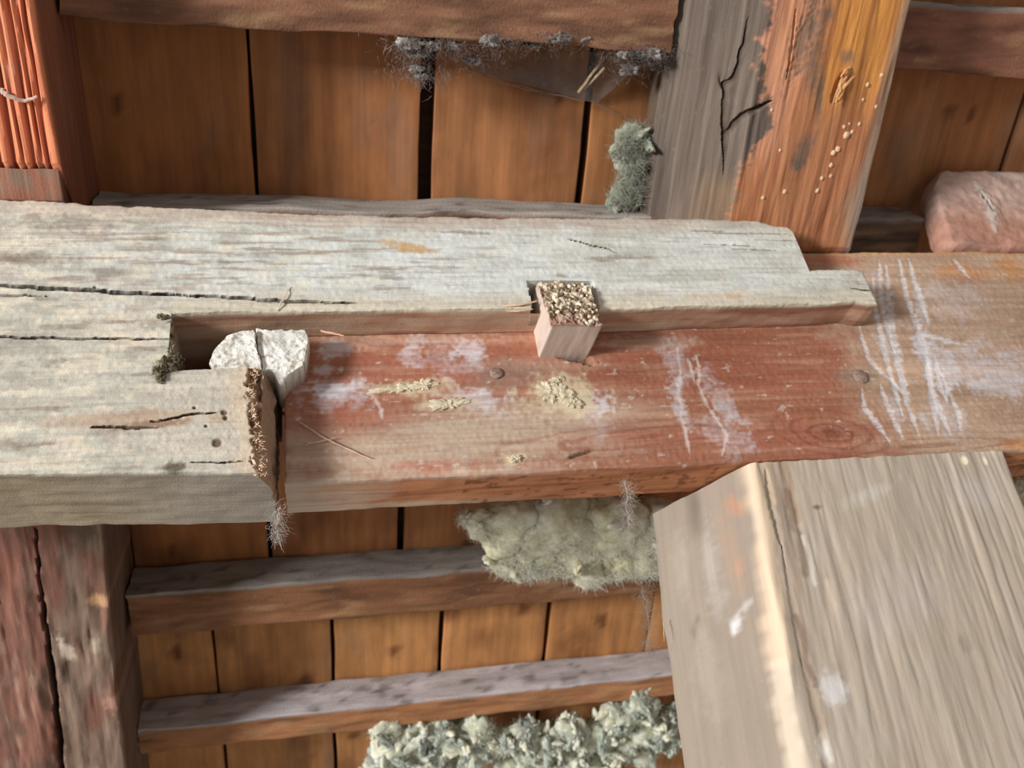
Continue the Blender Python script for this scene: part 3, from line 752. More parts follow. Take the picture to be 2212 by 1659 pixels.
        paint(c, (216, 212, 218), o * mk.blob(a, b, rx, ry, .55, 1.1, an) * (.6 + .4 * sstep(-.3, .3, fbm(g, (.02, .0025, 1), 3, 120))))
    for k, pts in enumerate(SCR):
        s_ = mk.stroke(pts, 6.5 if k not in (1, 2, 10) else 9, .5, .7); br = .5 + .5 * sstep(-.35, .2, fbm(g, (.02, .0022, 1), 3, 121 + k))
        paint(c, (224, 220, 222), .85 * s_ * br); rel += .0006 * s_
    for pts in ([(1462, 750), (1470, 800), (1466, 850), (1474, 890)], [(1500, 760), (1512, 800), (1508, 830), (1530, 880), (1560, 920)], [(1485, 775), (1495, 800), (1500, 830)], [(1470, 895), (1480, 930), (1490, 985)], [(1545, 900), (1570, 940), (1560, 985)], [(810, 860), (822, 885), (826, 905)]):
        paint(c, (222, 206, 198), .7 * mk.stroke(pts, 3.5, .6, .8))
    paint(c, (206, 190, 178), .7 * sstep(.66, .85, fl))
    # cream film round the mortar daubs
    for a, b, rx, ry in ((880, 836, 66, 15), (965, 873, 50, 14), (1205, 850, 70, 34), (1240, 880, 50, 20), (1112, 990, 20, 10)):
        paint(c, (214, 198, 166), .75 * mk.blob(a, b, rx, ry, .6, .9))
    # chipped hole at the foot of the peg, dent, general relief
    h = mk.blob(1240, 772, 34, 11, .35, .5, -18); rel += .022 * h; paint(c, (120, 92, 74), .8 * h)
    d = mk.blob(1255, 980, 26, 4, .4, .4, 16); rel += .004 * d; paint(c, (92, 66, 52), .8 * d)
    d = mk.stroke([(1190, 920 - 10), (1300, 905), (1440, 900)], 30, .9, .3); rel += .0015 * d
    rel += .0009 * streak + .0008 * patch + .0004 * mk.w2
    rel += .002 * mk.blob(1860, 980, 60, 14, .5, .5)
    return c, rel
mb = MB()
def red_fn_maker(L, D, h):
    r = .003
    def fn(U, V, W):
        x = XR0 + (U ** 1.0) * L; lo, hi = RED_B(x), RED_T(x); hh = hi - lo
        pv, pw, pu = V * hh, W * D, U * L
        g0 = np.stack([x, pv, pw], 1); rr = r * np.clip(1 + .8 * fbm(g0, (.03, .3, .3), 3, 133), .2, 2.4)
        pv, pw = rnd(pv, pw, hh, D, rr); pu, pw = rnd(pu, pw, L, D, rr, (1, 1), (1, 0))
        X, Z, Y = XR0 + pu, lo + pv, T_RED + pw
        Z = Z + (sstep(.1, 0, V) + sstep(.9, 1, V)) * (.0011 * fbm(g0, (.05, .05, .03), 3, 134) + .0004 * fbm(g0, (.006, .006, .006), 2, 135) * sstep(.012, 0, pw))
        c, rel = red_front(x, lo + V * hh)
        fr = np.clip(1 - pw / .012, 0, 1)
        P = np.stack([X, Y + rel * np.where(W < 1e-6, 1, fr), Z], 1)
        P = P + .0006 * np.stack([fbm(P, (.05, .01, .01), 3, 136 + k) for k in range(3)], 1) * (W > 0)[:, None]
        st = fbm(P, (.14, .012, .012), 4, 138)
        cs = flat(len(P), (196, 132, 92)); paint(cs, (150, 92, 60), .7 * sstep(.0, .6, st)); paint(cs, (206, 186, 166), .9 * sstep(.10, -.03, P[:, 0] + .03 * fbm(P, .03, 3, 5)))
        paint(cs, (204, 180, 156), .8 * sstep(.105, .122, Y + .006 * st) * sstep(.28, .12, P[:, 0])); paint(cs, (110, 76, 54), .7 * sstep(.25, .6, fbm(P, (.012, .006, .006), 3, 9)) * (P[:, 0] > .15))
        side = sstep(.003, .010, Y - T_RED)[:, None]
        return P, c * (1 - side) + cs * side, np.stack([P[:, 0], P[:, 2], P[:, 1]], 1)
    return fn
Lr = XR1 - XR0
us = np.concatenate([axis(1.10, .0016, 0)[:-1] * 1.10, 1.10 + axis(Lr - 1.10, .02, 0) * (Lr - 1.10)]) / Lr
lattice(mb, us, axis(.327, .0016, .003), axis(.080, .004, .003), red_fn_maker(Lr, .080, .327), False, ('w1',))
redb = tag(mb.build('purlin', M_RED), 'reddish-brown beam with chalky white scratches, running out to the right edge', 'beam')
def daub(px, py, rx, ry, seed, ang=0, col=(224, 212, 184)):
    mb = MB(); c = on_y(px, py, T_RED - .0004); t = math.radians(ang)
    ax = np.stack([np.array([math.cos(t), 0, math.sin(t)]) * rx * KPX, np.array([0, 1, 0]) * .0026, np.array([-math.sin(t), 0, math.cos(t)]) * ry * KPX])
    def cf(P, k):
        c_ = flat(len(P), col); paint(c_, (196, 178, 146), .7 * sstep(.1, .6, fbm(P, .006, 3, seed))); return c_
    lump(mb, c, ax, 20, .75, seed, cf, .45, 0, 4)
    o = mb.build('mortar_daub', M_MORTAR, redb); o['label'] = 'cream daub of dried mortar'
for a in ((868, 838, 46, 9, 1, 6), (912, 832, 26, 10, 2, 10), (966, 873, 34, 10, 3, 5), (1190, 846, 24, 20, 4, 30), (1215, 852, 26, 16, 5, -40), (1236, 868, 20, 11, 6, -20), (1110, 992, 12, 7, 7, 0), (1205, 820, 14, 7, 8, 20)):
    daub(*a[:4], a[4], a[5])
for (px, py, r, s) in ((1072, 806, 13, 1), (1859, 813, 17, 2)):
    mb = MB(); c = on_y(px, py, T_RED - .0012)
    def nc(P, k):
        c_ = flat(len(P), (160, 136, 122)); paint(c_, (120, 96, 84), .6 * sstep(0, .5, fbm(P, .004, 3, 8))); return c_
    lump(mb, c, np.stack([[r * KPX, 0, 0], [0, .0022, 0], [0, 0, r * KPX]]), 14, .06, s, nc, .5, .15, 2)
    mb.build('nail_head', M_METAL, redb)['label'] = 'round rusty nail head'

# ------------------------------------------------------------------ key of the scarf
mb = MB()
XK0, XK1, ZK0, ZK1 = .2545, .3175, .0635, .1365
def key_corner(u, v, w):                        # u: depth, v: across, w: height from below
    y = -.006 - .010 * (1 - w) + u * .115
    zl = ZK0 - .0005 + .012 * (u * .0)
    x = XK0 + .004 * (1 - w) * (1 - u) + v * (XK1 - XK0)
    return np.stack([x, y, zl + w * (ZK1 - ZK0)], -1)
def key_extra(P, g, U, V, W):
    f = np.clip(1 - U / .10, 0, 1)
    r = fbm(P, .006, 4, 301, .65); r2 = fbm(P, .02, 2, 302)
    P = P.copy(); P[:, 1] += f * (.0045 * r + .003 * r2 + .006 * np.clip(W - .8, 0, 1) * 2)
    return P
def key_col(g, P, U, V, W):
    f = np.clip(1 - U / .04, 0, 1); c = flat(len(g), (214, 196, 184))
    paint(c, (190, 168, 150), .6 * sstep(.1, .6, fbm(P, (.01, .05, .01), 3, 303)))
    e = flat(len(g), (168, 146, 124)); r = fbm(P, .006, 4, 301, .65)
    paint(e, (110, 88, 72), .9 * sstep(.0, .45, r)); paint(e, (228, 216, 192), .95 * sstep(.0, .4, -r + .4 * fbm(P, .015, 2, 306))); paint(e, (166, 122, 108), .7 * sstep(.30, .08, W))
    return c * (1 - f[:, None]) + e * f[:, None]
us = np.concatenate([[0, .008, .02, .04, .07], np.linspace(.1, 1, 26)])
vs = axis(.063, .0011, .002); ws = axis(.073, .0011, .002)
def key_fn(U, V, W):
    g = np.stack([U * .115, V * .063, W * .073], 1)
    v, w = rnd(g[:, 1], g[:, 2], .063, .073, np.full(len(U), .0016))
    P = key_corner(U, v / .063, w / .073); P = key_extra(P, g, U, V, W)
    P = P + .0004 * np.stack([fbm(P, (.01, .04, .01), 3, 310 + k) for k in range(3)], 1)
    return P, key_col(g, P, U, V, W), g
lattice(mb, us, vs, ws, key_fn, True, ('u1',))
key = tag(mb.build('scarf_key', M_POST), 'square pale wooden key with a crumbly sawn end, driven through the beam joint', 'wooden peg')
mb = MB(); rg = np.random.default_rng(5)
for k in range(150):
    v, w = rg.uniform(.04, .97), rg.uniform(.06, .97)
    P = key_corner(np.array([0.]), np.array([v]), np.array([w]))[0] + [0, .0005 + .006 * max(0, w - .8) * 2, 0]
    s = rg.uniform(.0011, .0032); col = [(232, 222, 200), (214, 198, 172), (150, 126, 106), (236, 228, 208), (126, 100, 84)][k % 5]
    lump(mb, P, np.diag([s, s * .9, s]), 4, .5, k, lambda P_, kk: flat(len(P_), col), .8, 0, 2)
o = mb.build('crumbs', M_MORTAR, key); o['kind'] = 'stuff'; o['label'] = 'crumbs of lime and rotten wood on the sawn end'

# ------------------------------------------------------------------ mortar lump in the mortise
root = bpy.data.objects.new('mortar_lump', None); COL.objects.link(root)
tag(root, 'cracked white lump of lime mortar lodged in the open mortise', 'mortar')
def mort(P, k):
    c = flat(len(P), (238, 237, 230)); paint(c, (206, 200, 186), .8 * sstep(.1, .6, fbm(P, .009, 4, 401))); paint(c, (250, 249, 244), .6 * sstep(.1, .5, -fbm(P, .012, 3, 402)))
    paint(c, (176, 170, 158), .7 * sstep(.35, .6, fbm(P, .0045, 3, 403))); paint(c, (150, 130, 112), .6 * sstep(.45, .65, fbm(P, .007, 3, 404)))
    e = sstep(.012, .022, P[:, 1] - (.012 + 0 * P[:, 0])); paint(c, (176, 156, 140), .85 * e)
    return c
def facet(poly, yf, yb, seed, inset=.0):
    """stone-like chip: jagged outline, domed front, real depth"""
    mb = MB(); Q = np.array([on_y(a, b, yf)[[0, 2]] for a, b in poly])
    t = np.linspace(0, 1, len(Q) + 1); QQ = np.vstack([Q, Q[:1]]); m = 120
    tt = np.linspace(0, 1, m, endpoint=False); ox = np.interp(tt, t, QQ[:, 0]); oz = np.interp(tt, t, QQ[:, 1])
    o = np.stack([ox, oz], 1); c0 = o.mean(0)
    jag = fbm(np.stack([ox, oz, 0 * ox], 1), .006, 3, seed)
    o = c0 + (o - c0) * (1 + .05 * jag)[:, None]
    Ps, faces, nring = [], [], 0
    prof = [(k / 12, 0) for k in [0, .5, 1, 1.6, 2.3, 3, 3.7, 4.4, 5.1, 5.8, 6.4, 7, 7.6, 8.1, 8.6, 9.1, 9.6, 10, 10.4, 10.8, 11.2, 11.5]] + [(.975, .0015), (1.0, .004), (1.01, .5), (.96, 1.0)]
    rings = []
    for f, d in prof:
        if f == 0: f = .001
        p = c0 + (o - c0) * f; y = yf + (d if d < .1 else d * (yb - yf)) * np.ones(m)
        rings.append(np.stack([p[:, 0], y, p[:, 1]], 1))
    P = np.concatenate(rings); P[:, 1] += .0016 * fbm(P, .009, 5, seed + 1, .6) + .0012 * fbm(P, .02, 2, seed + 2)
    P[:, [0, 2]] += .0006 * np.stack([fbm(P, .005, 3, seed + 3), fbm(P, .005, 3, seed + 4)], 1)
    i = (np.arange(len(prof) - 1) * m)[:, None]; j = np.arange(m)[None, :]; j2 = (j + 1) % m
    f4 = np.stack([i + j, i + j2, i + m + j2, i + m + j], -1).reshape(-1, 4)
    cap = ((len(prof) - 1) * m + np.arange(m))[::-1]
    mb.add(P, mort(P, None), P, [f4, cap[None, :]])
    return mb.build('lump_piece', M_MORTAR, root, angle=50)
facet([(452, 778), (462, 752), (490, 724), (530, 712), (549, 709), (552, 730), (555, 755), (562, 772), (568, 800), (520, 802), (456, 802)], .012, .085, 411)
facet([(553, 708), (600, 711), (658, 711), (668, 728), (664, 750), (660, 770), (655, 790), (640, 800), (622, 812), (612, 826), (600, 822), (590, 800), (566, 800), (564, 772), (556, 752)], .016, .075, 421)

# dirt clot at the edge of the mortise
mb = MB()
def dirt(P, k):
    c = flat(len(P), (112, 104, 84)); paint(c, (70, 60, 46), .8 * sstep(0, .5, fbm(P, .005, 3, 501))); return c
for k, (a, b, r, yy) in enumerate(((366, 700, 6, .003), (368, 725, 6, .004), (372, 750, 7, .004), (374, 770, 9, .003), (372, 785, 11, .002), (358, 790, 13, 0), (344, 800, 12, -.001), (346, 815, 9, -.001), (356, 686, 7, .001), (345, 683, 5, 0), (384, 778, 8, .012))):
    lump(mb, on_y(a, b, yy), np.diag([r * KPX, r * KPX * .7, r * KPX]), 12, .8, 60 + k, dirt, .5)
rg = np.random.default_rng(9); n = 350
cen = np.array([on_y(a, b, yy) for a, b, yy in ((366, 760, .003), (370, 785, .002), (348, 800, -.002), (356, 790, -.002))])
st = cen[rg.integers(0, 4, n)] + rg.normal(0, .0035, (n, 3)) * [1, .5, 1.3]
strands(mb, st, rg.normal(0, 1, (n, 3)), .009, .00022, lambda s, r: flat(len(s), (124, 114, 92)) * r.uniform(.6, 1.3, (len(s), 1)), 3)
tag(mb.build('dirt_clot', M_WOOL), 'dark fuzzy clot of dirt at the left lip of the mortise', 'dirt')

# ------------------------------------------------------------------ brace below, lower right
LEAN = -.105
def po_corner(u, v, w):
    z = -.0955 - u * 1.15
    xf = .487 + v * (.842 - .487); xb = .407 + v * (.85 - .407)
    y = .047 + w * .140
    return np.stack([xf + w * (xb - xf) + LEAN * u * 1.15 * (1 - .0 * v), y + 0 * z, z], -1)
def pos_(px, py):
    P = on_y(px, py, .047); return np.array([P[0] - LEAN * (-.0955 - P[2]), P[2]])
_tl = np.array([-.08, .14, 0]); _nl = unit(np.cross(_tl, [LEAN, 0, -1])); _dl = _nl.dot([.487, .047, -.0955])
def pos_left(px, py):
    P = ray_at(px, py, _nl, _dl); return np.array([(P[1] - .047) * -1.9, P[2]])
def po_extra(P, g, U, V, W):
    f = np.clip(1 - W / .05, 0, 1); v = g[:, 1]; 
    xx = v + .004 * fbm(g, (.3, 9, 9), 2, 611)
    d = .0008 * np.maximum(0, np.sin(xx * 430 + 3 * fbm(g, (.6, .1, 9), 2, 612))) ** 2 * sstep(.22, .27, v)
    A = P[:, 0] - LEAN * U * 1.15; mk = Marks(A, P[:, 2], pos_)
    d += .006 * mk.stroke([(1690, 1180), (1712, 1300), (1735, 1420), (1770, 1560), (1790, 1659), (1800, 1720)], 6, .9, .3) * .3
    d += .002 * mk.stroke([(1655, 1010), (1668, 1100), (1690, 1180)], 6, .6, .5)
    d -= .002 * mk.stroke([(1632, 1000), (1650, 1120), (1668, 1260), (1690, 1400), (1712, 1560)], 16, .9, .0)
    d += .0010 * np.maximum(0, fbm(g, (.08, .006, 1), 3, 613))
    P = P.copy(); P[:, 1] += d * f
    return P
def po_col(g, P, U, V, W):
    c = flat(len(g), (188, 174, 157)); v = g[:, 1]
    xx = v + .004 * fbm(g, (.3, 9, 9), 2, 611)
    A = P[:, 0] - LEAN * U * 1.15; mk = Marks(A, P[:, 2], pos_)
    st = fbm(g, (.25, .008, .008), 4, 615); pt = fbm(g, (.09, .05, .05), 4, 616)
    paint(c, (178, 162, 148), .45 * sstep(.0, .7, st)); paint(c, (212, 198, 182), .4 * sstep(.1, .7, -st)); paint(c, (198, 186, 174), .5 * sstep(.1, .6, pt)); paint(c, (184, 172, 156), .7 * sstep(.1, .6, -pt))
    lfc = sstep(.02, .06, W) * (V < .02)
    paint(c, (150, 137, 124), .85 * lfc)  # shade put into the left face's colour, offsetting the strong side light
    rid = np.maximum(0, np.sin(xx * 430 + 3 * fbm(g, (.6, .1, 9), 2, 612))) ** 3 * sstep(.22, .27, v)
    paint(c, (172, 156, 140), .35 * rid)
    for k, (pts, w, col, o) in enumerate((([(1625, 1000), (1638, 1080), (1655, 1150), (1668, 1240), (1680, 1330), (1694, 1420)], 15, (232, 208, 180), .85), ([(1690, 1430), (1704, 1520), (1722, 1600), (1740, 1680)], 9, (228, 212, 190), .8),
                                      ([(1655, 1000), (1670, 1080)], 10, (214, 190, 160), .6), ([(1690, 1000), (1705, 1060), (1720, 1120)], 10, (166, 138, 114), .6), ([(1672, 1010), (1700, 1150), (1716, 1290), (1740, 1420), (1775, 1560)], 14, (164, 144, 126), .6), ([(1700, 1060), (1716, 1140), (1740, 1240)], 7, (130, 108, 90), .6),
                                      ([(1735, 1160), (1750, 1200), (1760, 1260)], 5, (222, 214, 204), .7), ([(1790, 1260), (1800, 1420)], 9, (214, 196, 176), .6), ([(1720, 1330), (1742, 1420), (1762, 1480)], 5, (120, 100, 84), .7))):
        paint(c, col, o * mk.stroke(wig(pts, k, 6), w, .6, .0, False))
    lfm = (V < .02) & (W > .03); keep = c.copy()
    for a, b, rx, ry, an, col, o in ((1803, 1484, 22, 24, 0, (228, 226, 224), .8), (1784, 1620, 14, 20, 0, (230, 226, 218), .85), 
                                 (1940, 1290, 110, 50, 20, (196, 184, 176), .6), (2110, 1060, 50, 36, 0, (200, 192, 186), .5), (1870, 1070, 60, 14, 20, (214, 208, 198), .5), (2085, 1390, 10, 14, 0, (150, 134, 120), .5), (1960, 1390, 160, 20, 0, (186, 172, 154), .4), (1765, 1095, 10, 4, 0, (90, 80, 70), .7), (1840, 1130, 30, 60, 10, (184, 172, 150), .4)):
        paint(c, col, o * mk.blob(a, b, rx, ry, .6, .7, an))
    c[lfm] = keep[lfm]
    ml = Marks((P[:, 1] - .047) * -1.9, P[:, 2], pos_left)
    for a, b, rx, ry, an, col, o in ((1590, 1352, 20, 11, 20, (226, 226, 226), .85), (1612, 1308, 26, 7, 10, (206, 202, 200), .6), (1590, 1095, 16, 26, 60, (204, 146, 112), .55), (1598, 1225, 12, 14, 0, (206, 150, 118), .55), (1500, 1362, 6, 22, 15, (112, 96, 84), .6), (1508, 1340, 4, 14, -20, (112, 96, 84), .5), (1540, 1230, 30, 80, 0, (186, 180, 172), .6), (1470, 1220, 26, 60, 0, (182, 170, 158), .5), (1580, 1180, 30, 70, 0, (176, 146, 124), .5), (1530, 1450, 50, 90, 0, (176, 164, 152), .5)):
        paint(c, col, o * ml.blob(a, b, rx, ry, .7, .7, an) * lfm)
    paint(c, (206, 196, 174), .8 * sstep(-.108, -.096, P[:, 2]) * (V > .9)); 
    paint(c, (240, 232, 206), .9 * mk.blob(2084, 994, 7, 10, .3, .3)); paint(c, (240, 232, 206), .9 * mk.blob(2128, 994, 5, 10, .3, .3))
    return c
mb = MB()
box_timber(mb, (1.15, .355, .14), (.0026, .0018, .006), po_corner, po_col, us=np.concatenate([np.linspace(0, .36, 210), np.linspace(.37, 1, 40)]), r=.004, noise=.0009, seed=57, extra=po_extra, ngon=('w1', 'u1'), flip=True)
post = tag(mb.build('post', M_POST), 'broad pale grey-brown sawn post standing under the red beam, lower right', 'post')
mb = MB()
stick(mb, polyline([on_y(1438, 1338, .17), on_y(1434, 1360, .165), on_y(1435, 1385, .165)], 6, 2, .0006), .0009, (210, 190, 160), 5, .3)
mb.build('splinter', M_WOOD, post)

# ------------------------------------------------------------------ brick on the red beam
mb = MB()
def br_fn(U, V, W):
    L = np.array([.44, .172, .045]); p = np.stack([U, V, W], 1) * L; r = np.array([.022, .022, .014])
    ip = np.clip(p, r, L - r); d = p - ip; ln = np.linalg.norm(d, axis=1)
    m = (np.abs(d) > 1e-9).sum(1) > 1; s = np.where(m, .02 / np.maximum(ln, 1e-9), 1); p = ip + d * np.minimum(s, 1)[:, None]
    P = np.stack([.916 + p[:, 0] + .20 * np.maximum(0, p[:, 1] - .01) + .016 * sstep(.12, .17, p[:, 1]), .045 + p[:, 2], .2385 + p[:, 1]], 1)
    P[:, 0] -= .10 * np.maximum(0, .10 - p[:, 1]) * sstep(.1, 0, p[:, 0]) * 0
    P += .0025 * np.stack([fbm(P, .05, 3, 701 + k) for k in range(3)], 1) + .0012 * np.stack([fbm(P, .009, 3, 711 + k) for k in range(3)], 1)
    P[:, 2] = np.maximum(P[:, 2], .2385)
    c = flat(len(P), (208, 172, 156)); a = fbm(P, .06, 4, 721); b = fbm(P, .02, 4, 722)
    paint(c, (184, 122, 96), .8 * sstep(.335, .27, P[:, 2] + .03 * a)); paint(c, (200, 182, 172), .7 * sstep(.0, .5, a)); paint(c, (178, 136, 122), .6 * sstep(.1, .6, b))
    mk = Marks(P[:, 0], P[:, 2], lambda px, py: on_y(px, py, .045)[[0, 2]])
    s_ = mk.stroke([(2105, 395), (2130, 430), (2140, 470), (2150, 500)], 15, .5, .9); paint(c, (214, 204, 194), .7 * s_); s2 = mk.stroke([(2118, 415), (2134, 440), (2143, 455)], 4, .5, .6); paint(c, (130, 104, 92), .7 * s2)
    P[:, 1] -= .002 * s_ - .005 * s2
    return P, c, P
t1, t2, t3 = axis(.44, .003, 0), axis(.172, .003, 0), axis(.045, .004, 0)
lattice(mb, t1, t2, t3, br_fn, False, ())
tag(mb.build('brick', M_STONE), 'worn pinkish brick lying on top of the red beam, right edge', 'brick')

# ------------------------------------------------------------------ insulation wool
def flakes(mb, cen, rad, n, seed, cols, k=1.0):
    rg = np.random.default_rng(seed)
    for i in range(n):
        j = rg.integers(0, len(cen)); d = rg.normal(0, 1, 3); d /= np.linalg.norm(d); d[1] = -abs(d[1])
        c = cen[j] + d * rad[j] * rg.uniform(.55, 1.0) * [1.1, .7, .95]
        a = unit(rg.normal(0, 1, 3)); b = unit(np.cross(a, rg.normal(0, 1, 3))); w = np.cross(a, b); r = rad[j] * rg.uniform(.25, .5) * k
        col = cols[rg.integers(0, 3)]
        lump(mb, c, np.stack([a * r * 1.9, b * r * .8, w * r * .5]), 11, .55, seed + i, lambda P, kk: flat(len(P), col), .6, 0, 3)
def wool(name, spots, depth, seed, cols, label, k=.00075, nstr=2600, slen=.03, flatten=.6, drop=.25, thick=.00042, nfl=90):
    mb = MB(); rg = np.random.default_rng(seed); cen, rad = [], []
    def cf(P, kk):
        c = flat(len(P), cols[0]); a = fbm(P, .03, 4, seed); paint(c, cols[1], .9 * sstep(.0, .6, a)); paint(c, cols[2], .8 * sstep(.1, .6, -a)); paint(c, (170, 162, 132), .5 * sstep(.25, .7, fbm(P, .012, 3, seed + 3))); return c
    for i, (px, py, r, *dd) in enumerate(spots):
        c = ray_at(px, py, RN, D0 + depth + (dd[0] if dd else 0)); r = r * k
        rot = rg.uniform(-.3, .3)
        ax = np.stack([np.array([1, 0, 0]) * r * rg.uniform(1, 1.25), RD * r * .95, RN * r * flatten])
        lump(mb, c, ax, 20, .30, seed + i, cf, .8, 0, 3); cen.append(c); rad.append(r)
    flakes(mb, np.array(cen), np.array(rad), nfl, seed + 500, cols)
    o = mb.build(name, M_WOOL, None, True, 75)
    tag(o, label, 'insulation')
    cen, rad = np.array(cen), np.array(rad); mb = MB()
    pick = rg.choice(len(cen), nstr, p=rad / rad.sum())
    d = rg.normal(0, 1, (nstr, 3)); d /= np.linalg.norm(d, axis=1)[:, None]; d[:, 1] -= .15
    st = cen[pick] + (d * [1.1, .75, .95]) * (rad[pick] * rg.uniform(.75, 1.02, nstr))[:, None]
    strands(mb, st, d * .6 + rg.normal(0, .9, d.shape), slen, thick, lambda s, r: (lin(cols[1])[None, :] * r.uniform(.55, 1.25, (len(s), 1))), seed, 5, 1.5, drop)
    f = mb.build('fibres', M_WOOL, o, False); f['kind'] = 'stuff'
    return o
WC = [(240, 237, 208), (248, 246, 224), (224, 219, 186)]
wool('insulation_tuft', [(1110, 1140, 70), (1050, 1130, 40), (1200, 1130, 80), (1310, 1130, 85), (1400, 1150, 80), (1150, 1190, 60), (1240, 1190, 60), (1090, 1215, 34, -.01), (1130, 1225, 34, -.01), (1180, 1215, 36, -.01), (1225, 1220, 34), (1275, 1235, 42, -.01), (1330, 1220, 40, -.01), (1385, 1215, 44, -.01), (1440, 1210, 45), (1010, 1120, 16), (1470, 1160, 60)],
     .030, 801, WC, 'ragged cream wool tuft hanging out right below the red beam', nfl=22, nstr=20000, slen=.016)
wool('insulation_tuft', [(835, 1575, 34), (850, 1615, 36), (890, 1590, 36), (940, 1575, 34), (935, 1625, 36), (985, 1595, 36), (1030, 1575, 34), (1040, 1620, 36), (1085, 1600, 36), (1130, 1585, 34), (1140, 1630, 36), (1190, 1600, 36), (1235, 1580, 36), (1240, 1630, 36), (1290, 1590, 38), (1335, 1555, 38), (1340, 1610, 38), (1385, 1530, 38), (1395, 1580, 38), (1380, 1500, 22), (1430, 1560, 38), (1440, 1600, 30), (820, 1650, 30), (900, 1655, 34), (1000, 1655, 36), (1100, 1655, 36), (1200, 1660, 36), (1300, 1650, 38), (1390, 1635, 30)],
     .100, 831, [(208, 211, 192), (230, 229, 204), (172, 180, 168)], 'long grey-green wool roll along the bottom edge, left of the post', k=.00085, nstr=20000, slen=.016, flatten=.75, drop=.02, nfl=420)
wool('insulation_tuft', [(1366, 300, 32), (1346, 330, 24), (1374, 350, 36), (1366, 400, 34), (1354, 428, 34), (1334, 440, 22), (1378, 310, 34)], .125, 871, [(150, 156, 140), (176, 178, 160), (124, 130, 116)], 'small grey-green wool wisp beside the grey side of the upper right rafter', k=.0007, nfl=10, nstr=4000, slen=.016, flatten=.5, drop=.05)
wool('insulation_tuft', [(2215, 1080, 28), (2225, 1120, 30), (2205, 1050, 16)], .10, 881, WC, 'scrap of wool peeping out right of the post, at the right edge', k=.0008, nfl=20, nstr=1500, slen=.016)

# ------------------------------------------------------------------ cobwebs, straws, loose threads
mb = MB()
cn = [ray_at(x, y, RN, D0 + s) for x, y, s in ((985, 120, .10), (1420, 108, .10), (1290, 222, .165), (1040, 160, .16))]
def webf(U, V, W):
    A = cn[0] * (1 - U)[:, None] + cn[1] * U[:, None]; B = cn[3] * (1 - U)[:, None] + cn[2] * U[:, None]
    P = A * (1 - V)[:, None] + B * V[:, None]
    P = P + RN * (.012 * np.sin(U * 3.1) * np.sin(V * 3.1) + .003 * fbm(P, .03, 3, 5))[:, None] + RN * (W * .0006)[:, None]
    return P, np.tile((.35 + .9 * V ** 2)[:, None], (1, 3)), P
lattice(mb, np.linspace(0, 1, 40), np.linspace(0, 1, 24), np.array([0., 1.]), webf)
web = tag(mb.build('cobweb', M_WEB), 'thin dusty cobweb sheet stretched under the top batten', 'cobweb')
mb = MB()
for k, pts in enumerate(([(1010, 140), (1120, 190), (1280, 220)], [(1200, 118), (1228, 145), (1250, 178)], [(1290, 222), (1340, 250), (1380, 262)], [(1280, 220), (1330, 250)], [(1000, 150), (1080, 178), (1200, 205), (1290, 220)])):
    stick(mb, polyline([ray_at(x, y, RN, D0 + .155) for x, y in pts], 12, k, .0008), .0006, (140, 128, 118), 4, .6)
mb.build('web_thread', M_WOOL, web)

mb = MB(); rg = np.random.default_rng(77)
line = [(885, 95), (900, 115), (900, 150), (935, 100), (980, 100), (1020, 130), (1060, 88), (1100, 90), (1150, 96), (1210, 84), (1260, 84), (1320, 96), (1350, 118), (1380, 112), (1400, 130), (1415, 118), (1360, 150), (910, 165)]
def grey(P, k):
    c = flat(len(P), (120, 112, 108)); paint(c, (176, 170, 166), .8 * sstep(.0, .5, fbm(P, .012, 3, 4))); paint(c, (84, 76, 72), .7 * sstep(.1, .5, -fbm(P, .01, 3, 6))); return c
cs = np.array([ray_at(x, y, RN, D0 + .087 + .02 * (i % 3) / 2) for i, (x, y) in enumerate(line)])
for i, c in enumerate(cs): lump(mb, c, np.stack([[.012, 0, 0], RD * .006, RN * .008]) * rg.uniform(.6, 1.3), 12, .7, 300 + i, grey, .5)
n = 2600; st = cs[rg.integers(0, len(cs), n)] + rg.normal(0, .010, (n, 3)) * [2.0, .7, .7]
strands(mb, st, rg.normal(0, 1, (n, 3)) + [0, 0, -.4], .014, .0003, lambda s, r: flat(len(s), (116, 108, 106)) * r.uniform(.5, 1.4, (len(s), 1)), 7, 5, .8, .15)
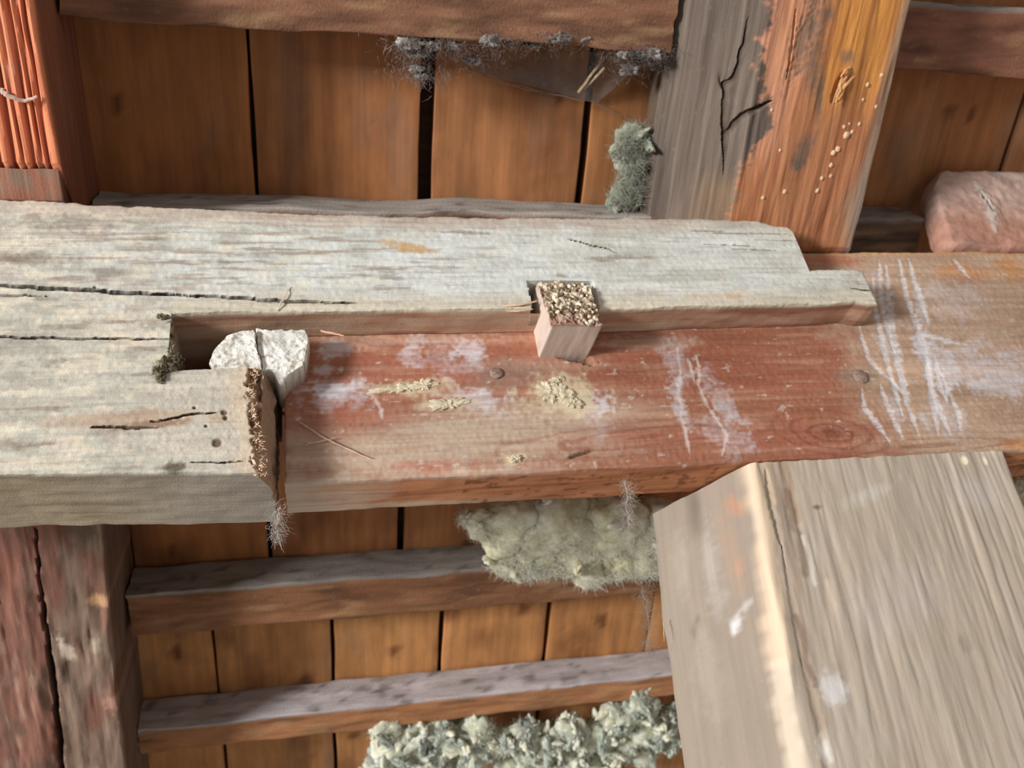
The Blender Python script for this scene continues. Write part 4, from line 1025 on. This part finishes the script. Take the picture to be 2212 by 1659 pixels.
o = tag(mb.build('cobweb', M_WOOL), 'fluffy grey dust and cobweb clinging below the top batten', 'cobweb')

for i, pts in enumerate(([(1249, 200), (1275, 165), (1304, 126)], [(1262, 192), (1285, 168), (1306, 146)])):
    mb = MB(); stick(mb, polyline([ray_at(x, y, RN, D0 + .15 - .012 * k) for k, (x, y) in enumerate(pts)], 8, i, .0003), .0022, (206, 184, 150), 6, .8)
    tag(mb.build('straw', M_WOOD), ('longer straw caught in the cobweb, its tip highest' if i == 0 else 'shorter straw caught in the cobweb, just below the longer one'), 'straw')
for i, (pts, r, lab) in enumerate((([(648, 912), (690, 940), (745, 966), (798, 990)], .0011, 'thin pale straw stuck slantwise on the red beam, near its left end'), ([(660, 960), (705, 950), (730, 945)], .0008, 'tiny fibre crossing under the slanting straw on the red beam'))):
    mb = MB(); stick(mb, polyline([on_y(x, y, T_RED - .003) for x, y in pts], 10, i + 5, .0004), r, (212, 178, 152), 5, .5)
    tag(mb.build('straw', M_WOOD), lab, 'straw')
def hanging(pts, y, n, lab, seed, spread=.0022, col=(176, 168, 158), L=.012):
    mb = MB(); rg = np.random.default_rng(seed); P = polyline([on_y(a, b, y) for a, b in pts], n, seed, spread)
    strands(mb, P, rg.normal(0, 1, (n, 3)) + [0, 0, -.6], L, .00026, lambda s, r: flat(len(s), col) * r.uniform(.6, 1.25, (len(s), 1)), seed, 5, .7, .1)
    stick(mb, polyline([on_y(a, b, y) for a, b in pts], 14, seed, .0007), .0009, col, 5, .5)
    return tag(mb.build('web_strand', M_WOOL), lab, 'cobweb')
hanging([(1350, 1038), (1356, 1070), (1354, 1100), (1358, 1138)], .062, 260, 'fuzzy grey web strand hanging from the underside of the red beam', 1)
hanging([(606, 1095), (600, 1120), (598, 1140), (600, 1160)], .06, 220, 'fuzzy grey web strand dangling at the butt joint of the two beams', 2, .003)
hanging([(1385, 1272), (1396, 1300), (1400, 1340), (1402, 1385), (1408, 1410)], .45, 220, 'dangling web strand with a pale flake beside the post, under the wool', 3, .004, (160, 152, 142), .02)
